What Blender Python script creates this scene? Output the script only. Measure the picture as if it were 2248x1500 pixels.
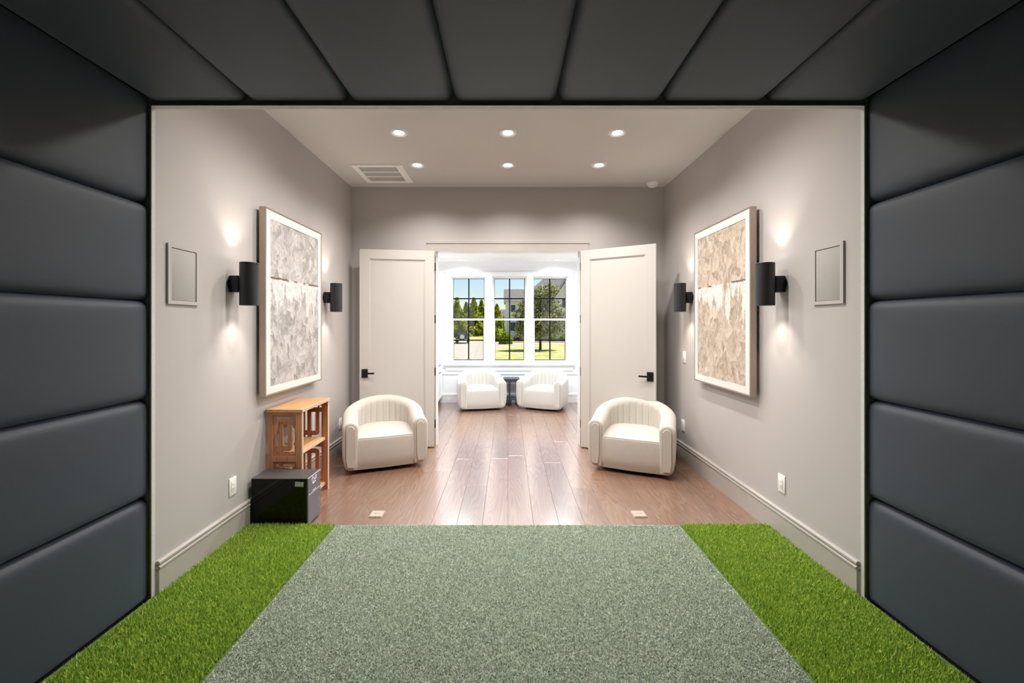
import bpy, bmesh, math, random
import numpy as np
from mathutils import Vector, Matrix
random.seed(7); RNG = np.random.default_rng(11)
PI = math.pi
for o in list(bpy.data.objects): bpy.data.objects.remove(o)
SC = bpy.context.scene
COL = SC.collection

# ---------------------------------------------------------------- camera
FPX, CX, CY, EYE = 890.0, 1115.0, 712.0, 1.53
cam_d = bpy.data.cameras.new('camera'); cam = bpy.data.objects.new('camera', cam_d); COL.objects.link(cam)
cam.location = (0, 0, EYE); cam.rotation_euler = (PI/2, 0, 0)
cam_d.sensor_width = 36.0; cam_d.lens = FPX/2248*36
cam_d.shift_x = (1124-CX)/2248; cam_d.shift_y = (CY-750)/2248
cam_d.clip_start = 0.02; cam_d.clip_end = 600
SC.camera = cam

# ---------------------------------------------------------------- sky, sun, exposure
SC.view_settings.view_transform = 'Standard'; SC.view_settings.look = 'None'
SC.view_settings.gamma = 1.0; SC.view_settings.use_curve_mapping = False
SC.view_settings.exposure = 0.0
SC.cycles.max_bounces = 10; SC.cycles.diffuse_bounces = 6; SC.cycles.glossy_bounces = 4
SC.cycles.transparent_max_bounces = 16; SC.cycles.sample_clamp_indirect = 8.0
SC.cycles.caustics_reflective = False; SC.cycles.caustics_refractive = False
world = bpy.data.worlds.new('sky'); SC.world = world; world.use_nodes = True
wn = world.node_tree; wn.nodes.clear()
w_out = wn.nodes.new('ShaderNodeOutputWorld'); w_bg = wn.nodes.new('ShaderNodeBackground')
w_sky = wn.nodes.new('ShaderNodeTexSky'); w_sky.sky_type = 'NISHITA'
w_sky.sun_disc = False; w_sky.sun_elevation = math.radians(52); w_sky.sun_rotation = math.radians(35)
w_sky.air_density = 1.0; w_sky.dust_density = 0.4; w_sky.ozone_density = 2.0
SKY = 0.125; SUN = 6.5
w_bg.inputs['Strength'].default_value = SKY
wn.links.new(w_sky.outputs[0], w_bg.inputs[0]); wn.links.new(w_bg.outputs[0], w_out.inputs[0])
sun_d = bpy.data.lights.new('sun', 'SUN'); sun_d.energy = SUN; sun_d.angle = math.radians(0.6); sun_d.color = (1, .95, .86)
sun = bpy.data.objects.new('sun', sun_d); COL.objects.link(sun)
sun.rotation_euler = (math.radians(-17), math.radians(24), 0); sun.location = (20, 60, 60)
DOWNLIGHT_W, FAR_DOWNLIGHT_W, SCONCE_W = 84.0, 100.0, 11.0

# ---------------------------------------------------------------- materials
MATS = {}
def nodes_of(m):
    m.use_nodes = True; nt = m.node_tree
    return nt, nt.nodes, nt.links, nt.nodes['Principled BSDF']
def lin(c):
    return tuple(((v/255)/12.92 if v/255 <= .04045 else ((v/255+.055)/1.055)**2.4) for v in c)
def mat(name, rgb, rough=.5, metal=0, var=.06, scale=8.0, bump=0, bscale=200, sheen=0, coat=0, spec=.5, coords='Object', detail=4):
    """procedural material: base colour (linear) varied by noise, optional fine relief"""
    m = bpy.data.materials.new(name); nt, N, L, P = nodes_of(m)
    tc = N.new('ShaderNodeTexCoord'); nz = N.new('ShaderNodeTexNoise')
    nz.inputs['Scale'].default_value = scale; nz.inputs['Detail'].default_value = detail
    L.new(tc.outputs[coords], nz.inputs['Vector'])
    rp = N.new('ShaderNodeValToRGB')
    rp.color_ramp.elements[0].position = .3; rp.color_ramp.elements[1].position = .7
    rp.color_ramp.elements[0].color = (*[max(0, c*(1-var)) for c in rgb], 1)
    rp.color_ramp.elements[1].color = (*[min(1, c*(1+var)) for c in rgb], 1)
    L.new(nz.outputs['Fac'], rp.inputs[0]); L.new(rp.outputs[0], P.inputs['Base Color'])
    P.inputs['Roughness'].default_value = rough; P.inputs['Metallic'].default_value = metal
    P.inputs['Specular IOR Level'].default_value = spec
    if sheen: P.inputs['Sheen Weight'].default_value = sheen; P.inputs['Sheen Roughness'].default_value = .5
    if coat: P.inputs['Coat Weight'].default_value = coat; P.inputs['Coat Roughness'].default_value = .08
    if bump:
        b = N.new('ShaderNodeBump'); b.inputs['Strength'].default_value = bump; b.inputs['Distance'].default_value = .002
        n2 = N.new('ShaderNodeTexNoise'); n2.inputs['Scale'].default_value = bscale; n2.inputs['Detail'].default_value = 3
        L.new(tc.outputs[coords], n2.inputs['Vector']); L.new(n2.outputs['Fac'], b.inputs['Height'])
        L.new(b.outputs[0], P.inputs['Normal'])
    MATS[name] = m; return m

mat('wall_paint', (.485, .46, .45), .55, var=.015, scale=2, bump=.08, bscale=350)
mat('ceiling_paint', (.62, .595, .585), .7, var=.015, scale=2)
mat('trim_paint', (.44, .41, .385), .35, var=.02)
mat('white_paint', (.84, .84, .84), .5, var=.01)
mat('white_trim', (.86, .86, .86), .35, var=.01)
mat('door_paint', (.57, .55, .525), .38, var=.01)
mat('pad_fabric', (.016, .025, .040), .5, var=.12, scale=300, bump=.35, bscale=900, sheen=.28)
MATS['pad_fabric'].node_tree.nodes['Principled BSDF'].inputs['Sheen Tint'].default_value = (.72, .86, 1, 1)
mat('pad_backing', (.02, .02, .022), .9)
mat('bead_grey', (.62, .61, .60), .5, var=.05, scale=60)
mat('screen_cloth', (.10, .10, .10), .8, var=.02)
mat('black_metal', (.012, .012, .013), .35, metal=.3, var=.1)
mat('sconce_metal', (.028, .029, .032), .42, metal=.2, var=.08)
mat('plate_white', (.88, .87, .86), .35, var=.01)
mat('slot_dark', (.05, .045, .04), .6)
mat('grille_white', (.93, .92, .91), .4, var=.01)
mat('duct_dark', (.5, .49, .48), .8)
mat('boucle_cream', (.56, .53, .485), .8, var=.035, scale=60, bump=.3, bscale=700, sheen=.3)
mat('seam_cream', (.50, .455, .39), .85, var=.05)
mat('plinth_black', (.008, .008, .008), .6)
mat('frame_taupe', (.42, .34, .29), .3, metal=.55, var=.05)
mat('mat_board', (.74, .72, .69), .7, var=.01)
mat('case_black', (.012, .012, .013), .38, var=.1)
mat('case_top', (.075, .07, .07), .45, var=.1)
mat('case_front', (.17, .165, .20), .4, metal=.35, var=.05, scale=40)
mat('case_glass', (.004, .005, .004), .06, var=.1, spec=.22)
mat('sticker', (.62, .64, .62), .6, var=.02)
mat('sticker_print', (.33, .35, .34), .6)
mat('logo_white', (.85, .85, .88), .4)
mat('table_slate', (.045, .05, .062), .4, var=.15)
mat('cable_white', (.65, .63, .6), .5)
mat('cable_black', (.015, .015, .015), .45)
mat('window_black', (.004, .004, .004), .8, spec=.1)
mat('turf_base', (.10, .17, .03), .95, var=.3, scale=80)
mat('green_base', (.26, .32, .22), .95, var=.3, scale=120)
mat('concrete', (.52, .455, .39), .9, var=.08, scale=.8, coords='Object')
mat('mulch', (.28, .22, .18), .95, var=.5, scale=4)
mat('siding_white', (.90, .90, .90), .8, var=.03, scale=2)
mat('bark', (.10, .075, .055), .9, var=.4, scale=6)
mat('car_black', (.02, .022, .025), .25, metal=.4, var=.1)
mat('car_glass', (.09, .10, .12), .1, var=.3, scale=2)
mat('car_chrome', (.75, .75, .76), .25, metal=.6)
mat('rubber', (.02, .02, .02), .8)
mat('car_red', (.35, .03, .03), .3)
mat('asphalt_line', (.45, .38, .32), .9)
mat('pane_dark', (.06, .075, .1), .15, var=.3)

def leafmat(name, dark, light, rough=.55, scale=1.0, trans=.25):
    m = bpy.data.materials.new(name); nt, N, L, P = nodes_of(m)
    g = N.new('ShaderNodeNewGeometry'); rp = N.new('ShaderNodeValToRGB')
    rp.color_ramp.elements[0].color = (*dark, 1); rp.color_ramp.elements[1].color = (*light, 1)
    L.new(g.outputs['Random Per Island'], rp.inputs[0]); L.new(rp.outputs[0], P.inputs['Base Color'])
    P.inputs['Roughness'].default_value = rough
    tr = N.new('ShaderNodeBsdfTranslucent'); mx = N.new('ShaderNodeMixShader'); mx.inputs[0].default_value = trans
    L.new(rp.outputs[0], tr.inputs[0]); L.new(P.outputs[0], mx.inputs[1]); L.new(tr.outputs[0], mx.inputs[2])
    L.new(mx.outputs[0], N['Material Output'].inputs[0])
    MATS[name] = m; return m
leafmat('fringe_blade', (.12, .32, .025), (.76, .88, .20), .38, trans=.25)
leafmat('green_blade', (.22, .28, .19), (.88, .95, .88), .45, trans=.2)
leafmat('thuja_leaf', (.03, .06, .005), (.85, .90, .09), trans=.5)
leafmat('maple_leaf', (.035, .045, .015), (.62, .62, .27), trans=.45)
leafmat('shrub_leaf', (.10, .18, .01), (.66, .80, .06), trans=.45)

def wood(name, dark, mid, light, rough, world=False, rough_coat=None, gs=(7, .55), rings=9.0, fig=.55, spec=.5, ior=1.5, axis=1):
    """long-grained timber: per-piece random offset, distorted growth rings and fine pores"""
    m = bpy.data.materials.new(name); nt, N, L, P = nodes_of(m)
    g = N.new('ShaderNodeNewGeometry'); oi = N.new('ShaderNodeObjectInfo')
    mul = N.new('ShaderNodeMath'); mul.operation = 'MULTIPLY'; mul.inputs[1].default_value = 37
    L.new(oi.outputs['Random'], mul.inputs[0])
    cmb = N.new('ShaderNodeCombineXYZ')
    for i in range(3): L.new(mul.outputs[0], cmb.inputs[i])
    add = N.new('ShaderNodeVectorMath'); add.operation = 'ADD'
    L.new(g.outputs['Position'], add.inputs[0]); L.new(cmb.outputs[0], add.inputs[1])
    mp = N.new('ShaderNodeMapping'); L.new(add.outputs[0], mp.inputs['Vector'])
    sc = [gs[0]]*3; sc[axis] = gs[1]; mp.inputs['Scale'].default_value = sc
    n1 = N.new('ShaderNodeTexNoise'); n1.inputs['Scale'].default_value = 1.0; n1.inputs['Detail'].default_value = 1.5
    n1.inputs['Distortion'].default_value = .3
    L.new(mp.outputs[0], n1.inputs['Vector'])
    ring = N.new('ShaderNodeMath'); ring.operation = 'MULTIPLY'; ring.inputs[1].default_value = rings
    L.new(n1.outputs['Fac'], ring.inputs[0])
    fr = N.new('ShaderNodeMath'); fr.operation = 'FRACT'; L.new(ring.outputs[0], fr.inputs[0])
    mp2 = N.new('ShaderNodeMapping'); L.new(add.outputs[0], mp2.inputs['Vector'])
    s2 = [160.]*3; s2[axis] = 5.; mp2.inputs['Scale'].default_value = s2
    n2 = N.new('ShaderNodeTexNoise'); n2.inputs['Scale'].default_value = 1; n2.inputs['Detail'].default_value = 3
    L.new(mp2.outputs[0], n2.inputs['Vector'])
    mxf = N.new('ShaderNodeMath'); mxf.operation = 'MULTIPLY_ADD'; mxf.inputs[1].default_value = fig
    L.new(fr.outputs[0], mxf.inputs[0])
    h = N.new('ShaderNodeMath'); h.operation = 'MULTIPLY'; h.inputs[1].default_value = .5
    L.new(n2.outputs['Fac'], h.inputs[0]); L.new(h.outputs[0], mxf.inputs[2])
    rp = N.new('ShaderNodeValToRGB'); e = rp.color_ramp.elements
    e[0].position = .12; e[0].color = (*light, 1); e[1].position = .95; e[1].color = (*dark, 1)
    em = rp.color_ramp.elements.new(.5); em.color = (*mid, 1)
    L.new(mxf.outputs[0], rp.inputs[0])
    hsv = N.new('ShaderNodeHueSaturation')
    v = N.new('ShaderNodeMapRange'); v.inputs[3].default_value = .86; v.inputs[4].default_value = 1.12
    L.new(oi.outputs['Random'], v.inputs[0]); L.new(v.outputs[0], hsv.inputs['Value'])
    L.new(rp.outputs[0], hsv.inputs['Color']); L.new(hsv.outputs[0], P.inputs['Base Color'])
    P.inputs['Roughness'].default_value = rough; P.inputs['IOR'].default_value = ior
    b = N.new('ShaderNodeBump'); b.inputs['Strength'].default_value = .06; b.inputs['Distance'].default_value = .001
    L.new(mxf.outputs[0], b.inputs['Height']); L.new(b.outputs[0], P.inputs['Normal'])
    if rough_coat is not None:
        P.inputs['Coat Weight'].default_value = 1; P.inputs['Coat Roughness'].default_value = rough_coat
        P.inputs['Coat IOR'].default_value = 2.6
    MATS[name] = m; return m
wood('floor_oak', (.145, .074, .045), (.235, .128, .082), (.30, .172, .115), .45, rough_coat=.2, gs=(8, .8), rings=15.0, fig=.5)
wood('shelf_top', (.50, .27, .12), (.60, .34, .16), (.68, .41, .21), .4, gs=(9, 1.2))
wood('shelf_side', (.40, .175, .085), (.52, .235, .12), (.60, .29, .155), .4, gs=(9, 1.2), axis=2)
wood('shelf_edge', (.62, .42, .31), (.70, .49, .37), (.76, .56, .43), .45, gs=(9, 1.2), axis=2)

def lawn_mat(name, a, b, c):
    m = bpy.data.materials.new(name); nt, N, L, P = nodes_of(m)
    g = N.new('ShaderNodeNewGeometry')
    n1 = N.new('ShaderNodeTexNoise'); n1.inputs['Scale'].default_value = .35; n1.inputs['Detail'].default_value = 5
    n2 = N.new('ShaderNodeTexNoise'); n2.inputs['Scale'].default_value = 3.5; n2.inputs['Detail'].default_value = 4
    L.new(g.outputs['Position'], n1.inputs['Vector']); L.new(g.outputs['Position'], n2.inputs['Vector'])
    ad = N.new('ShaderNodeMath'); ad.operation = 'ADD'; L.new(n1.outputs['Fac'], ad.inputs[0]); L.new(n2.outputs['Fac'], ad.inputs[1])
    rp = N.new('ShaderNodeValToRGB'); e = rp.color_ramp.elements
    e[0].position = .38; e[0].color = (*a, 1); e[1].position = .66; e[1].color = (*c, 1)
    em = e.new(.52); em.color = (*b, 1)
    hv = N.new('ShaderNodeMath'); hv.operation = 'MULTIPLY'; hv.inputs[1].default_value = .5
    L.new(ad.outputs[0], hv.inputs[0]); L.new(hv.outputs[0], rp.inputs[0]); L.new(rp.outputs[0], P.inputs['Base Color'])
    P.inputs['Roughness'].default_value = .95
    MATS[name] = m
lawn_mat('lawn', (.34, .36, .07), (.58, .54, .20), (.74, .66, .36))

def shingle_mat():
    m = bpy.data.materials.new('roof_shingle'); nt, N, L, P = nodes_of(m)
    g = N.new('ShaderNodeTexCoord'); br = N.new('ShaderNodeTexBrick')
    br.inputs['Scale'].default_value = 2.0; br.inputs['Color1'].default_value = (.24, .22, .22, 1); br.inputs['Color2'].default_value = (.36, .33, .32, 1)
    br.inputs['Mortar'].default_value = (.14, .13, .13, 1); br.inputs['Mortar Size'].default_value = .03
    L.new(g.outputs['Object'], br.inputs['Vector']); L.new(br.outputs[0], P.inputs['Base Color']); P.inputs['Roughness'].default_value = .9
    MATS['roof_shingle'] = m
shingle_mat()

def glass_mat():
    m = bpy.data.materials.new('window_glass'); nt, N, L, P = nodes_of(m); N.remove(P)
    t = N.new('ShaderNodeBsdfTransparent'); t.inputs[0].default_value = (.97, .985, .98, 1)
    gl = N.new('ShaderNodeBsdfGlossy'); gl.inputs['Roughness'].default_value = .02
    f = N.new('ShaderNodeFresnel'); f.inputs[0].default_value = 1.3
    mx = N.new('ShaderNodeMixShader'); L.new(f.outputs[0], mx.inputs[0]); L.new(t.outputs[0], mx.inputs[1]); L.new(gl.outputs[0], mx.inputs[2])
    L.new(mx.outputs[0], N['Material Output'].inputs[0]); MATS['window_glass'] = m
glass_mat()

def lamp_mat(name, col, s):
    m = bpy.data.materials.new(name); nt, N, L, P = nodes_of(m)
    P.inputs['Base Color'].default_value = (.9, .9, .9, 1)
    P.inputs['Emission Color'].default_value = (*col, 1); P.inputs['Emission Strength'].default_value = s
    MATS[name] = m
lamp_mat('lamp_lens', (1, .93, .84), 9)
lamp_mat('lamp_lens_cool', (1, 1, 1), 3)

def art_mat(name, c0, c1, c2, white, z_split, z0, z1):
    """knife-painted abstract: angular facets with ridges, a thin brown break line and a white band running below it"""
    m = bpy.data.materials.new(name); nt, N, L, P = nodes_of(m)
    g = N.new('ShaderNodeNewGeometry')
    def math_(op, a, b=None, c=None):
        n = N.new('ShaderNodeMath'); n.operation = op
        for i, x in enumerate((a, b, c)):
            if x is None: continue
            if isinstance(x, (int, float)): n.inputs[i].default_value = x
            else: L.new(x, n.inputs[i])
        return n.outputs[0]
    nw = N.new('ShaderNodeTexNoise'); nw.inputs['Scale'].default_value = 6; nw.inputs['Detail'].default_value = 3
    L.new(g.outputs['Position'], nw.inputs['Vector'])
    wv = N.new('ShaderNodeVectorMath'); wv.operation = 'SCALE'; wv.inputs['Scale'].default_value = .22
    L.new(nw.outputs['Color'], wv.inputs[0])
    ad = N.new('ShaderNodeVectorMath'); L.new(g.outputs['Position'], ad.inputs[0]); L.new(wv.outputs[0], ad.inputs[1])
    v1 = N.new('ShaderNodeTexVoronoi'); v1.inputs['Scale'].default_value = 16
    mp = N.new('ShaderNodeMapping'); mp.inputs['Scale'].default_value = (1, 1.25, .75); mp.inputs['Rotation'].default_value = (.5, 0, 0)
    L.new(ad.outputs[0], mp.inputs[0]); L.new(mp.outputs[0], v1.inputs['Vector'])
    v2 = N.new('ShaderNodeTexVoronoi'); v2.inputs['Scale'].default_value = 34; L.new(mp.outputs[0], v2.inputs['Vector'])
    n3 = N.new('ShaderNodeTexNoise'); n3.inputs['Scale'].default_value = 45; n3.inputs['Detail'].default_value = 5; n3.inputs['Distortion'].default_value = 1.5
    L.new(ad.outputs[0], n3.inputs['Vector'])
    sx = N.new('ShaderNodeSeparateColor'); L.new(v1.outputs['Color'], sx.inputs[0])
    sy = N.new('ShaderNodeSeparateColor'); L.new(v2.outputs['Color'], sy.inputs[0])
    k = math_('ADD', math_('MULTIPLY', sx.outputs[0], .45), math_('MULTIPLY', sy.outputs[0], .25))
    k = math_('ADD', k, math_('MULTIPLY', n3.outputs['Fac'], .4))
    rp = N.new('ShaderNodeValToRGB'); e = rp.color_ramp.elements
    e[0].position = .22; e[0].color = (*c0, 1); e[1].position = .85; e[1].color = (*c2, 1)
    em = e.new(.5); em.color = (*c1, 1)
    L.new(k, rp.inputs[0])
    sep = N.new('ShaderNodeSeparateXYZ'); L.new(g.outputs['Position'], sep.inputs[0])
    zn = N.new('ShaderNodeTexNoise'); zn.inputs['Scale'].default_value = 14; zn.inputs['Detail'].default_value = 6
    cz = N.new('ShaderNodeMapping'); cz.inputs['Scale'].default_value = (1, 1, .18); L.new(g.outputs['Position'], cz.inputs[0]); L.new(cz.outputs[0], zn.inputs['Vector'])
    below = math_('SUBTRACT', z_split, sep.outputs[2])               # >0 below the break
    drip = math_('MULTIPLY', math_('SUBTRACT', zn.outputs['Fac'], .36), 1.05)
    inw = math_('MULTIPLY', math_('GREATER_THAN', below, .0), math_('LESS_THAN', math_('SUBTRACT', below, math_('MULTIPLY', n3.outputs['Fac'], .06)), drip))
    inw = math_('MULTIPLY', inw, math_('MULTIPLY_ADD', n3.outputs['Fac'], 1.4, -.1))
    mx = N.new('ShaderNodeMix'); mx.data_type = 'RGBA'; L.new(inw, mx.inputs[0]); L.new(rp.outputs[0], mx.inputs[6]); mx.inputs[7].default_value = (*white, 1)
    ln = math_('MULTIPLY', math_('LESS_THAN', math_('ABSOLUTE', math_('ADD', below, math_('MULTIPLY', math_('SUBTRACT', n3.outputs['Fac'], .5), .03))), .008), math_('GREATER_THAN', nw.outputs['Fac'], .47))
    mx2 = N.new('ShaderNodeMix'); mx2.data_type = 'RGBA'; L.new(ln, mx2.inputs[0]); L.new(mx.outputs[2], mx2.inputs[6]); mx2.inputs[7].default_value = (.14, .085, .05, 1)
    L.new(mx2.outputs[2], P.inputs['Base Color']); P.inputs['Roughness'].default_value = .5
    b = N.new('ShaderNodeBump'); b.inputs['Strength'].default_value = .8; b.inputs['Distance'].default_value = .006
    L.new(math_('ADD', k, math_('MULTIPLY', v1.outputs['Distance'], .8)), b.inputs['Height']); L.new(b.outputs[0], P.inputs['Normal'])
    MATS[name] = m
art_mat('art_grey', (.27, .255, .245), (.41, .395, .38), (.58, .56, .54), (.76, .75, .74), 1.905, 1.03, 2.37)
art_mat('art_beige', (.30, .24, .185), (.46, .375, .30), (.63, .54, .455), (.80, .79, .78), 1.885, 1.03, 2.37)

# ---------------------------------------------------------------- mesh helpers
def BM(): return bmesh.new()
def finish(bm, smooth=True, ang=38):
    bmesh.ops.recalc_face_normals(bm, faces=bm.faces)
    if smooth:
        a = math.radians(ang)
        for f in bm.faces: f.smooth = True
        for e in bm.edges:
            if len(e.link_faces) == 2 and e.calc_face_angle(0) > a: e.smooth = False
def obj(name, bm, material, parent=None, smooth=True, ang=38, local=True):
    """link a bmesh as one mesh object; local=False: coordinates are world ones and the parent is unrotated"""
    if parent is not None and not local:
        p = parent.location
        q = parent.parent
        off = Vector(p)
        while q is not None: off += q.location; q = q.parent
        bmesh.ops.translate(bm, verts=bm.verts, vec=-off)
    finish(bm, smooth, ang)
    me = bpy.data.meshes.new(name); bm.to_mesh(me); bm.free()
    me.materials.append(MATS[material])
    o = bpy.data.objects.new(name, me); COL.objects.link(o)
    if parent is not None: o.parent = parent
    return o
def tag(o, label, cat, group=None, kind=None):
    o['label'] = label
    if cat: o['category'] = cat
    if group: o['group'] = group
    if kind: o['kind'] = kind
    return o
def thing(name, label, cat, loc=(0, 0, 0), rz=0, group=None):
    o = bpy.data.objects.new(name, None); COL.objects.link(o); o.empty_display_size = .1
    o.location = loc; o.rotation_euler = (0, 0, rz)
    return tag(o, label, cat, group)
def struct(name, bm, material, parent=None, label=None, **k):
    o = obj(name, bm, material, parent, **k)
    o['kind'] = 'structure'
    if label: o['label'] = label
    return o
def dup(root, loc, rz, label, group=None):
    r = root.copy(); COL.objects.link(r); r.location = loc; r.rotation_euler = (0, 0, rz); r['label'] = label
    if group: r['group'] = group
    for ch in list(root.children):
        c = ch.copy(); COL.objects.link(c); c.parent = r
        for g in list(ch.children):
            d = g.copy(); COL.objects.link(d); d.parent = c
    return r
def box(bm, x0, x1, y0, y1, z0, z1):
    x0, x1 = sorted((x0, x1)); y0, y1 = sorted((y0, y1)); z0, z1 = sorted((z0, z1))
    v = [bm.verts.new(p) for p in ((x0, y0, z0), (x1, y0, z0), (x1, y1, z0), (x0, y1, z0), (x0, y0, z1), (x1, y0, z1), (x1, y1, z1), (x0, y1, z1))]
    fs = [bm.faces.new([v[i] for i in q]) for q in ((0, 3, 2, 1), (4, 5, 6, 7), (0, 1, 5, 4), (1, 2, 6, 5), (2, 3, 7, 6), (3, 0, 4, 7))]
    return v, fs
def bx(*a, r=0, seg=2):
    bm = BM(); v, fs = box(bm, *a)
    if r: bmesh.ops.bevel(bm, geom=list(bm.edges), offset=r, segments=seg, affect='EDGES', profile=.5)
    return bm
def boxes(*bs):
    bm = BM()
    for b in bs: box(bm, *b)
    return bm
def cyl(bm, p0, p1, r0, r1=None, n=24, cap=True):
    r1 = r0 if r1 is None else r1
    p0, p1 = Vector(p0), Vector(p1); d = (p1-p0).normalized()
    a = d.orthogonal().normalized(); b = d.cross(a)
    A = [bm.verts.new(p0+(a*math.cos(t)+b*math.sin(t))*r0) for t in (2*PI*i/n for i in range(n))]
    B = [bm.verts.new(p1+(a*math.cos(t)+b*math.sin(t))*r1) for t in (2*PI*i/n for i in range(n))]
    for i in range(n): bm.faces.new((A[i], A[(i+1) % n], B[(i+1) % n], B[i]))
    if cap: bm.faces.new(A[::-1]); bm.faces.new(B)
    return bm
def lathe(bm, prof, c=(0, 0, 0), axis='z', n=32):
    """revolve [(r, h)...] round an axis through c"""
    rings = []
    for r, h in prof:
        ring = []
        for i in range(n):
            t = 2*PI*i/n; u, v = r*math.cos(t), r*math.sin(t)
            p = {'z': (u, v, h), 'x': (h, u, v), 'y': (u, h, v)}[axis]
            ring.append(bm.verts.new(Vector(p)+Vector(c)))
        rings.append(ring)
    for A, B in zip(rings, rings[1:]):
        for i in range(n): bm.faces.new((A[i], A[(i+1) % n], B[(i+1) % n], B[i]))
    if prof[0][0] > 1e-5: bm.faces.new(rings[0][::-1])
    if prof[-1][0] > 1e-5: bm.faces.new(rings[-1])
    bmesh.ops.remove_doubles(bm, verts=bm.verts, dist=1e-6)
    return bm
def tube(bm, pts, r, n=8, closed=False):
    P = [Vector(p) for p in pts]; m = len(P); rings = []
    up = None
    for i, p in enumerate(P):
        d = (P[(i+1) % m]-P[i-1]) if closed else (P[min(i+1, m-1)]-P[max(i-1, 0)])
        if d.length < 1e-9: d = Vector((0, 0, 1))
        d.normalize()
        if up is None: up = d.orthogonal().normalized()
        a = (up-d*up.dot(d))
        a = a.normalized() if a.length > 1e-6 else d.orthogonal().normalized()
        up = a; b = d.cross(a)
        rings.append([bm.verts.new(p+(a*math.cos(t)+b*math.sin(t))*r) for t in (2*PI*k/n for k in range(n))])
    for A, B in list(zip(rings, rings[1:]))+([(rings[-1], rings[0])] if closed else []):
        for k in range(n): bm.faces.new((A[k], A[(k+1) % n], B[(k+1) % n], B[k]))
    if not closed: bm.faces.new(rings[0][::-1]); bm.faces.new(rings[-1])
    return bm
def prism(bm, poly, f, t0, t1):
    """extrude a 2-D polygon; f(a, b, t) maps to 3-D"""
    A = [bm.verts.new(f(a, b, t0)) for a, b in poly]; B = [bm.verts.new(f(a, b, t1)) for a, b in poly]; n = len(poly)
    for i in range(n): bm.faces.new((A[i], A[(i+1) % n], B[(i+1) % n], B[i]))
    bm.faces.new(A[::-1]); bm.faces.new(B)
    return bm
def plate(outline, holes, f, t0, t1):
    """flat board with cut-outs: 2-D filled curve turned into a solid"""
    cu = bpy.data.curves.new('tmp', 'CURVE'); cu.dimensions = '2D'; cu.fill_mode = 'BOTH'
    for lp in [outline]+holes:
        s = cu.splines.new('POLY'); s.points.add(len(lp)-1); s.use_cyclic_u = True
        for p, (a, b) in zip(s.points, lp): p.co = (a, b, 0, 1)
    cu.extrude = .5
    o = bpy.data.objects.new('tmp', cu); COL.objects.link(o)
    dg = bpy.context.evaluated_depsgraph_get(); me = bpy.data.meshes.new_from_object(o.evaluated_get(dg))
    bm = BM(); bm.from_mesh(me); bmesh.ops.remove_doubles(bm, verts=bm.verts, dist=1e-5)
    for v in bm.verts: v.co = f(v.co.x, v.co.y, t0 if v.co.z < 0 else t1)
    bpy.data.objects.remove(o); bpy.data.curves.remove(cu); bpy.data.meshes.remove(me)
    return bm
def rect(a0, a1, b0, b1): return [(a0, b0), (a1, b0), (a1, b1), (a0, b1)]

# ================================================================ THE ROOM
XW, CEIL, YB, Y0 = 1.965, 3.255, 5.10, 2.25     # half width, ceiling, back wall, end of the padded bay
BAY, REAR = 2.752, -.6                          # underside of the padded ceiling, rear of the bay
FARW, FCEIL, YF = 1.90, 2.74, 7.93              # bright room beyond the doors

# floor: dark sub-floor and one oak plank after another
sub = struct('floor', boxes((-2.1, 2.1, REAR, 8.1, -.12, -.016)), 'slot_dark', label='brown oak plank floor running on into the bright room')
pw = .1965; x = -1.965; col_i = 0
while x < 1.96:
    y = 2.9-random.uniform(0, 1.0)
    while y < YF:
        L_ = random.choice((1.5, 1.8, 2.1, 2.4)); ya, yb = max(y, 2.9), min(y+L_, YF)
        if yb-ya > .05:
            bm = BM(); v, fs = box(bm, x+.0006, x+pw-.0006, ya+.0006, yb-.0006, -.016, 0)
            bmesh.ops.bevel(bm, geom=[e for e in bm.edges if all(q.co.z > -.001 for q in e.verts)], offset=.0012, segments=1, affect='EDGES')
            obj('plank', bm, 'floor_oak', sub, smooth=False, local=False)
        y += L_
    x += pw
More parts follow.
